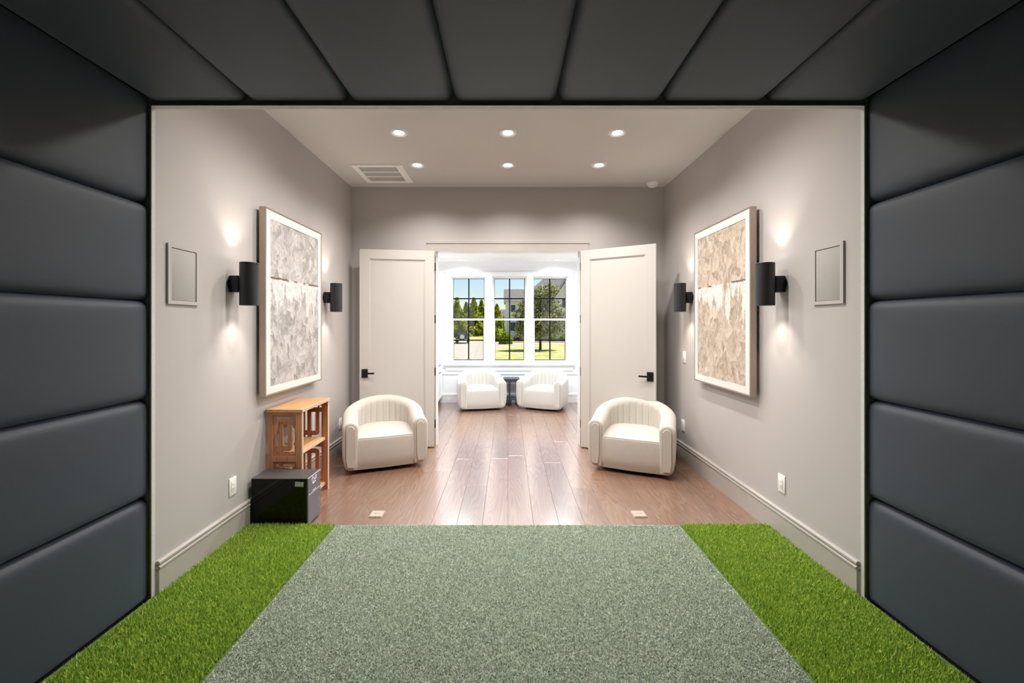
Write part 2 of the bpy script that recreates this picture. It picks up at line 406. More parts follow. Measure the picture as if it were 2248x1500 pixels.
# walls
for s, side in ((-1, 'left'), (1, 'right')):
    w = struct('wall_'+side, boxes((s*XW, s*2.12, Y0, YB, 0, CEIL), (s*2.07, s*2.12, REAR, Y0, 0, CEIL)), 'wall_paint',
               label='grey painted wall on the %s with the padded bay in front' % side)
    # padded panels of the bay: pillowed slabs
    zs = [.0, .572, 1.112, 1.66, 2.196, 2.80]
WALLS = {s: bpy.data.objects['wall_'+n] for s, n in ((-1, 'left'), (1, 'right'))}
def pillow(wu, wv, T=.085, r=.048, crown=.010):
    """pillowed slab, heightfield over [0,wu]x[0,wv]; returns verts (u,v,h) and faces"""
    def ticks(w):
        e = [0, .0012, .004, .009, .016, .024, .034, .05, .075, .11]
        mid = [.11+(w-.22)*k/8 for k in range(1, 8)]
        return e+mid+[w-q for q in e[::-1]]
    U, V = ticks(wu), ticks(wv); nu, nv = len(U), len(V)
    def h(u, v):
        def prof(d): return 0 if d >= r else r-math.sqrt(max(0, r*r-(r-d)**2))
        a, b = min(u, wu-u), min(v, wv-v)
        def prof2(d): return 0 if d >= .007 else .007-math.sqrt(max(0, .007**2-(.007-d)**2))
        k = T-crown-max(prof2(a), prof(b))
        return k+crown*min(1, a/.14)*(2-min(1, a/.14))*min(1, b/.14)*(2-min(1, b/.14))
    vs = [(u, v, h(u, v)) for u in U for v in V]; fs = []
    for i in range(nu-1):
        for j in range(nv-1): fs.append((i*nv+j, (i+1)*nv+j, (i+1)*nv+j+1, i*nv+j+1))
    rim = [i*nv for i in range(nu)]+[(nu-1)*nv+j for j in range(1, nv)]+[i*nv+nv-1 for i in range(nu-2, -1, -1)]+[j for j in range(nv-2, 0, -1)]
    b0 = len(vs)
    for k in rim: vs.append((vs[k][0], vs[k][1], 0))
    n = len(rim)
    for k in range(n): fs.append((rim[k], b0+k, b0+(k+1) % n, rim[(k+1) % n]))
    fs.append(tuple(b0+k for k in range(n))[::-1])
    return vs, fs
def pad(f, wu, wv, parent, name='padded_panel'):
    vs, fs = pillow(wu, wv); bm = BM(); V = [bm.verts.new(f(*q)) for q in vs]
    for q in fs: bm.faces.new([V[i] for i in q])
    o = obj(name, bm, 'pad_fabric', parent, ang=60, local=False); o['label'] = 'charcoal fabric padded panel'; return o
FACE = 1.978
for s in (-1, 1):
    for z0, z1 in zip(zs, zs[1:]):
        pad(lambda u, v, h, z0=z0, s=s: Vector((s*(FACE+.082-h), REAR+.02+u, z0+.002+v)), Y0-.018-REAR-.02, z1-z0-.004, WALLS[s])
xs = [-1.975, -1.425, -.868, -.298, .270, .840, 1.41, 1.975]
cpad = struct('ceiling_padded', boxes((-2.07, 2.07, REAR, Y0, BAY+.082, BAY+.13)), 'pad_backing', label='low ceiling of the bay lined with padded panels')
for x0, x1 in zip(xs, xs[1:]):
    pad(lambda u, v, h, x0=x0: Vector((x0+.002+v, REAR+.02+u, BAY+.081-h)), Y0-.018-REAR-.02, x1-x0-.004, cpad)
struct('wall_rear', boxes((-2.07, 2.07, REAR-.05, REAR, 0, BAY+.13)), 'screen_cloth', label='plain screen wall behind the viewer')
# drywall header that closes the bay above, and the corner bead round the mouth of the bay
struct('wall_header', boxes((-XW, XW, Y0, Y0+.02, 2.739, CEIL)), 'wall_paint', label='thin drywall header above the padded bay')
struct('trim_1', boxes((-XW, XW, Y0-.016, Y0+.021, 2.735, 2.739), (-XW-.006, -XW+.001, Y0-.016, Y0+.008, .02, 2.739), (XW-.001, XW+.006, Y0-.016, Y0+.008, .02, 2.739)),
       'bead_grey', label='pale corner bead round the mouth of the padded bay')
struct('ceiling', boxes((-2.12, 2.12, Y0, YB+.14, CEIL, CEIL+.1)), 'ceiling_paint', label='grey painted ceiling with recessed lights')
# back wall with the double-door opening
OX, OZ = .905, 2.445
struct('wall_back', boxes((-XW, -OX-.03, YB, YB+.07, 0, CEIL), (OX+.03, XW, YB, YB+.07, 0, CEIL), (-OX-.03, OX+.03, YB, YB+.07, OZ+.03, CEIL)), 'wall_paint', label='darker grey end wall around the double doors')
struct('wall_partition', boxes((-2.1, -OX-.03, YB+.07, YB+.14, 0, CEIL), (OX+.03, 2.1, YB+.07, YB+.14, 0, CEIL), (-OX-.03, OX+.03, YB+.07, YB+.14, OZ+.03, CEIL)), 'white_paint', label='white side of the door wall')
tr = struct('trim_2', boxes((-OX-.11, -OX, YB-.018, YB, 0, OZ+.11), (OX, OX+.11, YB-.018, YB, 0, OZ+.11), (-OX, OX, YB-.018, YB, OZ, OZ+.11),
            (-OX-.118, OX+.118, YB-.026, YB, OZ+.098, OZ+.115)), 'trim_paint', label='grey door casing with stepped header')
struct('trim_3', boxes((-OX-.03, -OX, YB, YB+.14, 0, OZ+.03), (OX, OX+.03, YB, YB+.14, 0, OZ+.03), (-OX, OX, YB, YB+.14, OZ, OZ+.03), (-OX, -OX+.012, YB+.05, YB+.09, 0, OZ), (OX-.012, OX, YB+.05, YB+.09, 0, OZ)), 'white_trim', label='white door jamb lining')
# baseboards
BB = [(0, 0), (.016, 0), (.016, .150), (.012, .153), (.012, .158), (.021, .161), (.021, .171), (.013, .176), (.013, .181), (.019, .185), (.019, .197), (.010, .206), (0, .206)]
for s, side in ((-1, 'left'), (1, 'right')):
    bm = BM()
    rings = [[bm.verts.new((s*(XW-d*k), yy, z)) for d, z in BB] for yy, k in ((Y0+.006, .03), (Y0+.016, 1), (YB, 1))]
    for A_, B_ in zip(rings, rings[1:]):
        for i in range(len(BB)): bm.faces.new((A_[i], A_[(i+1) % len(BB)], B_[(i+1) % len(BB)], B_[i]))
    bm.faces.new(rings[0][::-1]); bm.faces.new(rings[-1])
    struct('baseboard_'+side, bm, 'trim_paint', label='grey moulded baseboard along the %s wall' % side, ang=25)
    struct('baseboard_back_'+side, prism(BM(), BB, lambda d, z, t, s=s: (s*t, YB-d, z), OX+.11, XW-.02), 'trim_paint', label='grey moulded baseboard behind the %s door' % side, ang=25)
# bright room beyond
struct('wall_far_left', boxes((-FARW-.1, -FARW, YB+.14, YF+.15, 0, FCEIL+.1)), 'white_paint', label='white wall left in the bright room')
struct('wall_far_right', boxes((FARW, FARW+.1, YB+.14, YF+.15, 0, FCEIL+.1)), 'white_paint', label='white wall right in the bright room')
struct('ceiling_far', boxes((-FARW, FARW, YB+.14, YF+.15, FCEIL, FCEIL+.1)), 'white_paint', label='white ceiling of the bright room')
def wp(px, py, Y): return ((px-CX)/FPX*Y, EYE+(CY-py)/FPX*Y)
WX = [(-1.118, -.430), (-.302, .368), (.478, 1.180)]; WZ0, WZ1 = .765, 2.465
parts_ = [(-FARW, WX[0][0], YF, YF+.15, 0, FCEIL), (WX[2][1], FARW, YF, YF+.15, 0, FCEIL), (WX[0][0], WX[2][1], YF, YF+.15, 0, WZ0), (WX[0][0], WX[2][1], YF, YF+.15, WZ1, FCEIL)]
parts_ += [(WX[i][1], WX[i+1][0], YF, YF+.15, WZ0, WZ1) for i in range(2)]
struct('wall_far', boxes(*parts_), 'white_paint', label='white window wall of the bright room')
c = (WX[0][0]-.09, WX[2][1]+.09, WZ0-.02, WZ1+.09)
tb = [(c[0], WX[0][0], YF-.02, YF, WZ0, c[3]), (WX[2][1], c[1], YF-.02, YF, WZ0, c[3]), (WX[0][0], WX[2][1], YF-.02, YF, WZ1, c[3]), (c[0]-.02, c[1]+.02, YF-.03, YF, c[3]-.02, c[3])]
tb += [(WX[i][1], WX[i+1][0], YF-.02, YF, WZ0, WZ1) for i in range(2)]
tb += [(c[0]-.03, c[1]+.03, YF-.06, YF, WZ0-.035, WZ0), (c[0], c[1], YF-.02, YF, WZ0-.14, WZ0-.035)]
struct('trim_4', boxes(*tb), 'white_trim', label='white casing and stool around the triple window')
struct('trim_5', boxes((-1.30, -1.275, YF-.015, YF, .55, .86), (1.345, 1.37, YF-.015, YF, .55, .86), (-1.275, 1.345, YF-.015, YF, .55, .575), (-1.275, -1.26, YF-.008, YF, .575, .86), (1.33, 1.345, YF-.008, YF, .575, .86)), 'white_trim', label='white picture-frame moulding below the triple window')
struct('trim_6', boxes((-FARW, FARW, YF-.07, YF, FCEIL-.03, FCEIL), (-FARW, FARW, YF-.04, YF, FCEIL-.07, FCEIL-.03), (-FARW, FARW, YF-.015, YF, FCEIL-.10, FCEIL-.07)), 'white_trim', label='white crown moulding over the windows')
struct('baseboard_far', prism(BM(), [(d*1.2, z*.85) for d, z in BB], lambda d, z, t: (t, YF-d, z), -FARW, FARW), 'white_trim', label='white moulded baseboard under the windows', ang=25)
struct('ceiling_sun_block', boxes((-3.5, 3.5, YF+.15, YF+1.55, 2.83, 2.95)), 'white_paint', label='unseen added roof keeping sun off the triple window')  # roof added out of view so direct sun stays out of the room

# windows: double-hung, each sash four panes behind dark glazing bars
for wi, (x0, x1) in enumerate(WX):
    ya = YF+.05
    w = struct('window_%d' % (wi+1), boxes((x0, x0+.022, ya-.02, ya+.09, WZ0, WZ1), (x1-.022, x1, ya-.02, ya+.09, WZ0, WZ1), (x0+.022, x1-.022, ya-.02, ya+.09, WZ1-.022, WZ1), (x0+.022, x1-.022, ya-.02, ya+.09, WZ0, WZ0+.022)), 'white_trim',
               label=('white double-hung window with a view of the parked car', 'white double-hung window with a view of the round shrub', 'white double-hung window with a view of the tree trunk')[wi])
    zm = EYE+(CY-703)/FPX*YF
    a, b = x0+.022, x1-.022
    for (z0, z1, yy, nm) in ((zm-.005, WZ1-.022, ya+.04, 'upper'), (WZ0+.022, zm+.03, ya, 'lower')):
        fw = .012 if nm == 'upper' else .026
        sash = obj('sash', boxes((a, a+fw, yy, yy+.035, z0, z1), (b-fw, b, yy, yy+.035, z0, z1), (a+fw, b-fw, yy, yy+.035, z0, z0+.034), (a+fw, b-fw, yy, yy+.035, z1-(.034 if nm == 'lower' else .012), z1)), 'white_trim', w)
        p0, p1, q0, q1 = a+fw, b-fw, z0+.034, z1-(.034 if nm == 'lower' else .012)
        xm, zmid = (p0+p1)/2, (q0+q1)/2
        t = .0115
        obj('shaded_edge', boxes((p0, p0+.006, yy+.020, yy+.03, q0, q1), (p1-.011, p1, yy+.020, yy+.03, q0, q1), (p0+.006, p1-.011, yy+.020, yy+.03, q0, q0+.013), (p0+.006, p1-.011, yy+.020, yy+.03, q1-.006, q1)), 'window_black', sash)  # black strips paint the shade on the outer frame edges
        obj('muntin', boxes((xm-t, xm+t, yy+.012, yy+.024, q0, q1)), 'window_black', sash)
        obj('muntin', boxes((p0, p1, yy+.011, yy+.025, zmid-t, zmid+t)), 'window_black', sash)
        for u0, u1 in ((p0, xm), (xm, p1)):
            for v0, v1 in ((q0, zmid), (zmid, q1)):
                obj('pane', boxes((u0, u1, yy+.016, yy+.020, v0, v1)), 'window_glass', sash, smooth=False)

# ================================================================ LAMPS
def spot(name, loc, rot, watt, ang, blend, col, parent, rad=.035):
    d = bpy.data.lights.new(name, 'SPOT'); d.energy = watt; d.spot_size = math.radians(ang); d.spot_blend = blend; d.color = col; d.shadow_soft_size = rad
    o = bpy.data.objects.new(name, d); COL.objects.link(o); o.location = loc; o.rotation_euler = rot; o.parent = parent
    return o
WARM = (1.0, .935, .875); SCONCE_COL = (1.0, .88, .74)
rows = ((3.647, 'nearer row'), (4.386, 'row closer to the doors'), (2.85, 'row behind the header'))
cols = ((-.98, 'left'), (0, 'middle'), (.985, 'right'))
def downlight(x, y, z, label, group, watt, col, lens, ang=162, blend=1.0):
    t = thing('recessed_downlight', label, 'ceiling light', (x, y, z), 0, group)
    bm = BM(); lathe(bm, [(.055, -.004), (.060, -.010), (.075, -.010), (.082, -.004), (.084, 0), (.055, 0), (.055, -.004)], n=36); obj('trim_ring', bm, 'white_trim', t)
    bm = BM(); lathe(bm, [(0, -.007), (.03, -.0065), (.055, -.003), (.055, 0), (0, 0)], n=32); obj('lens', bm, lens, t)
    spot('lamp_beam', (0, 0, -.03), (0, 0, 0), watt, ang, blend, col, t, .05)
for y, rn in rows:
    for x, cn in cols:
        downlight(x, y, CEIL, 'lit round downlight, %s one of the %s on the grey ceiling' % (cn, rn), 'downlights in the grey ceiling', DOWNLIGHT_W*(1.15 if y < 3 else 1), WARM, 'lamp_lens', 162 if y < 3 else 144, 1.0 if y < 3 else .9)
for x, y, lb in ((-.88, 7.58, 'left one near the window wall'), (.93, 7.58, 'right one near the window wall'), (-.88, 6.45, 'left unseen one added near the doors'), (.93, 6.45, 'right unseen one added near the doors'), (.02, 6.5, 'middle unseen one added near the doors')):  # row near the doors is added out of view to brighten the room
    downlight(x, y, FCEIL, 'small downlight in the white ceiling, %s' % lb, 'downlights in the white ceiling', FAR_DOWNLIGHT_W*(.38 if y > 7 else 1.35), (.86, .94, 1), 'lamp_lens_cool', 165, .6)

def sconce(s, y, label):
    t = thing('wall_sconce', label, 'wall lamp', (s*XW, y, 1.815), 0, 'up-and-down wall sconces')
    X = lambda d: -s*d
    bm = BM(); lathe(bm, [(0, X(0)), (.046, X(0)), (.046, X(.003)), (.044, X(.004)), (0, X(.004))], axis='x', n=28); obj('backplate', bm, 'black_metal', t)
    obj('bracket', bx(X(.002), X(.072), -.036, .036, -.058, .058, r=.006), 'black_metal', t)
    R, Hh = .061, .152; c = (X(.125), 0, 0)
    bm = BM(); lathe(bm, [(R-.008, -Hh+.012), (R-.008, -Hh), (R-.002, -Hh), (R, -Hh+.003), (R, Hh-.016), (R-.0015, Hh-.015), (R-.0015, Hh-.012), (R, Hh-.011), (R, Hh-.003), (R-.002, Hh), (R-.008, Hh), (R-.008, Hh-.012), (0, Hh-.03), ], c, n=40)
    bm2 = bm; obj('shade', bm2, 'sconce_metal', t, ang=30)
    for k in (1, -1):
        bm = BM(); lathe(bm, [(0, k*(Hh-.010)), (.040, k*(Hh-.010)), (.046, k*(Hh-.014)), (0, k*(Hh-.016))], c, n=24); obj('lens', bm, 'lamp_lens', t)
        spot('lamp_beam', (X(.105), 0, k*(Hh+.004)), (0 if k < 0 else PI, 0, 0), SCONCE_W, 92, 1.0, SCONCE_COL, t, .03)
sconce(-1, 2.885, 'black cylinder wall sconce between the grey painting and the wall speaker')
sconce(-1, 4.345, 'black cylinder wall sconce between the grey painting and the left door')
sconce(1, 2.90, 'black cylinder wall sconce between the beige painting and the wall speaker')
sconce(1, 4.335, 'black cylinder wall sconce between the beige painting and the right door')

# ================================================================ DOORS (two open leaves)
def leaf(s, ang, name, label):
    """hinge at the jamb, leaf opened into the room; local +u runs from hinge to free edge"""
    e = bpy.data.objects.new(name, None); COL.objects.link(e)
    e.location = (s*(OX+.004), YB-.055, .012); e.rotation_euler = (0, 0, (PI if s < 0 else 0)+(ang if s < 0 else -ang))
    e['kind'] = 'structure'; e['label'] = label
    W, Hd, T = .897, 2.428, .044
    v = -1 if s > 0 else 1          # local y of the face that looks at the viewer
    st, tr_, br = .118, .115, .25
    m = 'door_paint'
    obj('stile', bx(.004, st, -T/2, T/2, 0, Hd, r=.0015, seg=1), m, e); obj('stile', bx(W-st, W, -T/2, T/2, 0, Hd, r=.0015, seg=1), m, e)
    obj('rail', bx(st, W-st, -T/2, T/2, Hd-tr_, Hd), m, e); obj('rail', bx(st, W-st, -T/2, T/2, 0, br), m, e)
    obj('panel', bx(st, W-st, -T/2+.012, T/2-.012, br, Hd-tr_), m, e)
    bm = BM()
    for k in (-1, 1):
        yo = k*(T/2-.0125)
        for q in ((st, st+.012, br, Hd-tr_), (W-st-.012, W-st, br, Hd-tr_), (st, W-st, Hd-tr_-.012, Hd-tr_), (st, W-st, br, br+.012)):
            box(bm, q[0], q[1], yo, yo+k*.006, q[2], q[3])
    obj('panel_mould', bm, m, e)
    zh = .925; xc = W-.062
    for k in (-1, 1):
        rose = obj('handle_rose', bx(xc-.036, xc+.036, k*T/2, k*(T/2+.010), zh-.055, zh+.055-.005, r=.002), 'black_metal', e)
        bm = BM(); cyl(bm, (xc, k*(T/2+.008), zh), (xc, k*(T/2+.05), zh), .009, n=16); box(bm, xc-.118, xc+.010, k*(T/2+.042), k*(T/2+.054), zh-.010, zh+.010)
        obj('lever', bm, 'black_metal', rose)
    for z in (.28, .93, 1.58, 2.23):
        bm = BM(); cyl(bm, (-.004, -v*0-v*(-T/2-.004)*0+v*(T/2+.004)*0, z-.05), (-.004, 0, z+.05), .0075, n=12); box(bm, -.006, .0035, -T/2+.004, T/2-.004, z-.045, z+.045)
        obj('hinge', bm, 'black_metal', e)
    return e
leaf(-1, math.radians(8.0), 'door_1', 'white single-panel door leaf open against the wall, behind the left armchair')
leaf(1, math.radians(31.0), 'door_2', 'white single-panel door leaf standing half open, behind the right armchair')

# ================================================================ WALL PIECES
def side_box(s, d0, d1, y0, y1, z0, z1, r=0): return bx(s*(XW-d0), s*(XW-d1), y0, y1, z0, z1, r=r)
def painting(s, label, art):
    y0, y1, z0, z1 = 3.16, 4.11, .965, 2.45
    t = thing('framed_painting', label, 'painting', (s*XW, (y0+y1)/2, z0), 0)
    fw = .012
    bm = BM()
    d0, d1 = .026, .076
    for q in ((y0, y0+fw, z0, z1), (y1-fw, y1, z0, z1), (y0+fw, y1-fw, z1-fw, z1), (y0+fw, y1-fw, z0, z0+fw)): box(bm, s*(XW-d0), s*(XW-d1), *q)
    obj('frame', bm, 'frame_taupe', t, local=False)
    obj('backing', side_box(s, .028, .034, y0+fw, y1-fw, z0+fw, z1-fw), 'pad_backing', t, local=False)
    obj('hanging_batten', boxes((s*XW, s*(XW-.028), y0+.035, y1-.035, z0+.02, z1-.02)), 'frame_taupe', t, local=False)
    obj('mount', plate(rect(y0+fw, y1-fw, z0+fw, z1-fw), [rect(y0+.068, y1-.068, z0+.066, z1-.078)], lambda a, b, c_: Vector((s*(XW-c_), a, b)), .034, .0735), 'mat_board', t, local=False)
    # canvas with a lightly uneven, knife-worked surface
    ny, nz = 60, 90; bm = BM(); Y = np.linspace(y0+.062, y1-.062, ny); Z = np.linspace(z0+.06, z1-.072, nz)
    from mathutils import noise
    V = [[bm.verts.new((s*(XW-.070-.0045*noise.noise(Vector((yy*9, zz*7, s*5)))-.003*noise.noise(Vector((yy*31, zz*23, 3)))), yy, zz)) for zz in Z] for yy in Y]
    for i in range(ny-1):
        for j in range(nz-1): bm.faces.new((V[i][j], V[i+1][j], V[i+1][j+1], V[i][j+1]))
    obj('canvas', bm, art, t, ang=80, local=False)
painting(-1, 'large framed abstract painting in greys and white on the left wall', 'art_grey')
painting(1, 'large framed abstract painting in beige and white on the right wall', 'art_beige')

def wall_speaker(s, y0, y1, z0, z1, label):
    t = thing('wall_speaker', label, 'speaker', (s*XW, (y0+y1)/2, z0), 0)
    fw = .022
    bm = plate(rect(y0, y1, z0, z1), [rect(y0+fw, y1-fw, z0+fw, z1-fw)], lambda a, b, c_: Vector((s*(XW-c_), a, b)), 0, .012)
    obj('bezel', bm, 'wall_paint', t, local=False)
    obj('grille', side_box(s, 0, .008, y0+fw+.002, y1-fw-.002, z0+fw+.002, z1-fw-.002, r=.002), 'speaker_grille', t, local=False)
m = mat('speaker_grille', (.40, .385, .37), .6, var=.2, scale=900)
wall_speaker(-1, 2.332, 2.566, 1.648, 2.0, 'rectangular grey in-wall speaker grille beside the left padded wall')
wall_speaker(1, 2.363, 2.60, 1.652, 2.018, 'rectangular grey in-wall speaker grille beside the right padded wall')

def wall_plate(s, y, z, kind, label):
    name = {'outlet': 'wall_outlet', 'switch': 'light_switch'}[kind]
    t = thing(name, label, 'outlet' if kind == 'outlet' else 'switch', (s*XW, y, z), 0)
    w, h = .037, .0635
    obj('cover_plate', side_box(s, 0, .0065, y-w, y+w, z-h, z+h, r=.0022), 'plate_white', t, local=False)
    ins = obj('insert', side_box(s, .006, .0085, y-.0168, y+.0168, z-.0335, z+.0335, r=.0008), 'plate_white', t, local=False)
    bm = BM()
    if kind == 'outlet':
        for k in (-1, 1):
            for dy, hh in ((-.006, .0045), (.006, .0035)): box(bm, s*(XW-.008), s*(XW-.0089), y+dy-.0011, y+dy+.0011, z+k*.016-hh, z+k*.016+hh)
            box(bm, s*(XW-.008), s*(XW-.0089), y-.002, y+.002, z+k*.016-.011, z+k*.016-.007)
        obj('socket_slots', bm, 'slot_dark', t, local=False)
    else:
        obj('rocker', side_box(s, .008, .011, y-.0155, y+.0155, z-.031, z+.031, r=.0012), 'plate_white', t, local=False)
    bm = boxes((s*(XW-.0062), s*(XW-.0070), y-.0176, y-.0168, z-.0343, z+.0343), (s*(XW-.0062), s*(XW-.0070), y+.0168, y+.0176, z-.0343, z+.0343), (s*(XW-.0062), s*(XW-.0070), y-.0176, y+.0176, z+.0335, z+.0343), (s*(XW-.0062), s*(XW-.0070), y-.0176, y+.0176, z-.0343, z-.0335))
    obj('insert_gap', bm, 'slot_dark', t, local=False)
wall_plate(-1, 2.89, .374, 'outlet', 'white wall outlet beside the black computer case')
wall_plate(-1, 4.75, .365, 'outlet', 'small white wall outlet beside the left armchair')
wall_plate(1, 2.905, .388, 'outlet', 'white wall outlet close to the right padded wall')
wall_plate(1, 4.54, .398, 'outlet', 'small white wall outlet beside the right armchair')
wall_plate(1, 4.51, 1.165, 'switch', 'white light switch between the right door and the beige painting')

# ceiling grille
gx0, gx1, gy0, gy1 = -1.696, -1.145, 4.374, 4.913
t = thing('return_air_grille', 'square white return-air grille on the grey ceiling', 'vent', ((gx0+gx1)/2, (gy0+gy1)/2, CEIL), 0)
obj('frame', plate(rect(gx0, gx1, gy0, gy1), [rect(gx0+.05, gx1-.075, gy0+.05, gy1-.05)], lambda a, b, c_: Vector((a, b, c_)), CEIL-.012, CEIL), 'grille_white', t, local=False)
obj('duct', boxes((gx0+.045, gx1-.07, gy0+.045, gy1-.045, CEIL-.002, CEIL)), 'duct_dark', t, local=False)
ya, yb = gy0+.05, gy1-.05; n3 = (yb-ya)/3
for k in (1, 2): obj('cross_bar', boxes((gx0+.05, gx1-.075, ya+k*n3-.009, ya+k*n3+.009, CEIL-.011, CEIL-.001)), 'grille_white', t, local=False)
bm = BM(); nsl = 44
for i in range(nsl):
    xx = gx0+.05+(gx1-gx0-.125)*(i+.5)/nsl
    prism(bm, [(xx-.0038, CEIL-.002), (xx+.0012, CEIL-.010), (xx+.0030, CEIL-.010), (xx-.0016, CEIL-.002)], lambda a, b, c_: (a, c_, b), ya, yb)
o = obj('louver_blades', bm, 'grille_white', t, smooth=False, local=False); o['kind'] = 'stuff'
obj('latch_strip', boxes((gx1-.062, gx1-.018, gy0+.02, gy1-.02, CEIL-.014, CEIL-.012)), 'grille_white', t, local=False)
# smoke detector
t = thing('smoke_detector', 'round white smoke detector on the ceiling in the far right corner', 'smoke detector', (1.77, 4.95, CEIL), 0)
bm = BM(); lathe(bm, [(0, 0), (.074, 0), (.076, -.004), (.074, -.012), (.066, -.014), (0, -.014)], n=36); obj('mounting_plate', bm, 'plate_white', t)
bm = BM(); lathe(bm, [(0, -.013), (.062, -.013), (.062, -.018), (.058, -.02), (.060, -.024), (.054, -.040), (.044, -.046), (0, -.047)], n=36); obj('housing', bm, 'plate_white', t)
bm = BM(); lathe(bm, [(0, -.046), (.010, -.0465), (.009, -.0495), (0, -.05)], (.0, -.02, 0), n=16); obj('test_button', bm, 'grille_white', t)

# ================================================================ TURF
TE = 3.052
def blades(name, parent, mat_, x0, x1, y0, y1, dens, z, hmin, hmax, w, lean):
    n = int((x1-x0)*(y1-y0)*dens)
    p = np.stack([RNG.uniform(x0, x1, n), RNG.uniform(y0, y1, n), np.full(n, z)], 1)
    a = RNG.uniform(0, 2*PI, n); d = np.stack([np.cos(a), np.sin(a), np.zeros(n)], 1)
    a2 = RNG.uniform(0, 2*PI, n); l = np.stack([np.cos(a2), np.sin(a2), np.zeros(n)], 1)*(RNG.uniform(.2, 1, n)*lean)[:, None]
    h = RNG.uniform(hmin, hmax, n)
    up = np.stack([np.zeros(n), np.zeros(n), h], 1)
    ww = (RNG.uniform(.7, 1.2, n)*w/2)[:, None]
    tip = p+l+up
    V = np.stack([p-d*ww, p+d*ww, p+l*.45+up*.62+d*ww*.8, tip], 1).reshape(-1, 3)
    me = bpy.data.meshes.new(name); me.vertices.add(n*4); me.vertices.foreach_set('co', V.ravel())
    idx = (np.arange(n)[:, None]*4+np.array([0, 1, 2, 0, 2, 3])[None, :]).ravel().astype(np.int32)
    me.loops.add(n*6); me.loops.foreach_set('vertex_index', idx)
    me.polygons.add(n*2); me.polygons.foreach_set('loop_start', (np.arange(n*2)*3).astype(np.int32)); me.polygons.foreach_set('loop_total', np.full(n*2, 3, np.int32))
    me.update(calc_edges=True); me.materials.append(MATS[mat_])
    o = bpy.data.objects.new(name, me); COL.objects.link(o); o.parent = parent; o['kind'] = 'stuff'
    return o
SEAM = 1.29
for s, nm in ((-1, 'left'), (1, 'right')):
    xa, xb = sorted((s*SEAM, s*1.946))
    xa, xb = xa+(.002 if s > 0 else 0), xb-(.002 if s < 0 else 0)
    bo = (s*1.946, s*1.970, REAR+.05, Y0-.01, -.014, .018)
    b = obj('fringe_turf', boxes((xa, xb, REAR+.05, TE, -.014, .018), bo), 'turf_base')
    tag(b, 'long bright green fringe turf strip along the %s wall' % nm, 'artificial turf', 'artificial turf pieces')
    blades('pile', b, 'fringe_blade', xa+.008, xb-.006, 1.15, TE-.012, 60000, .016, .016, .034, .0046, .017)
b = obj('putting_turf', boxes((-SEAM, SEAM, REAR+.05, TE, -.014, .017)), 'green_base')
tag(b, 'wide grey-green short putting turf between the bright green strips', 'artificial turf', 'artificial turf pieces')
blades('pile', b, 'green_blade', -SEAM+.006, SEAM-.006, 1.15, TE-.008, 78000, .016, .004, .012, .0042, .011)

# floor boxes
for s, lb in ((-1, 'small square floor box cover on the planks near the computer case'), (1, 'small square floor box cover on the planks near the right wall')):
    X, Y = s*1.053, 3.258
    t = thing('floor_box', lb, 'floor box', (X, Y, 0), 0, 'floor box covers')
    bm = BM(); v, fs = box(bm, X-.052, X+.052, Y-.054, Y+.054, 0, .009)
    bmesh.ops.bevel(bm, geom=[e for e in bm.edges if all(q.co.z > .005 for q in e.verts)], offset=.005, segments=2, affect='EDGES'); obj('cover', bm, 'floor_cover', t, local=False) if 'floor_cover' in MATS else obj('cover', bm, mat('floor_cover', (.48, .42, .36), .35, var=.02).name, t, local=False)
    obj('slide_mark', boxes((X-.018, X-.006, Y-.002, Y+.003, .009, .0096), (X+.008, X+.022, Y-.001, Y+.003, .009, .0096), (X-.001, X+.001, Y-.006, Y+.006, .009, .0096)), 'slot_dark', t, local=False)

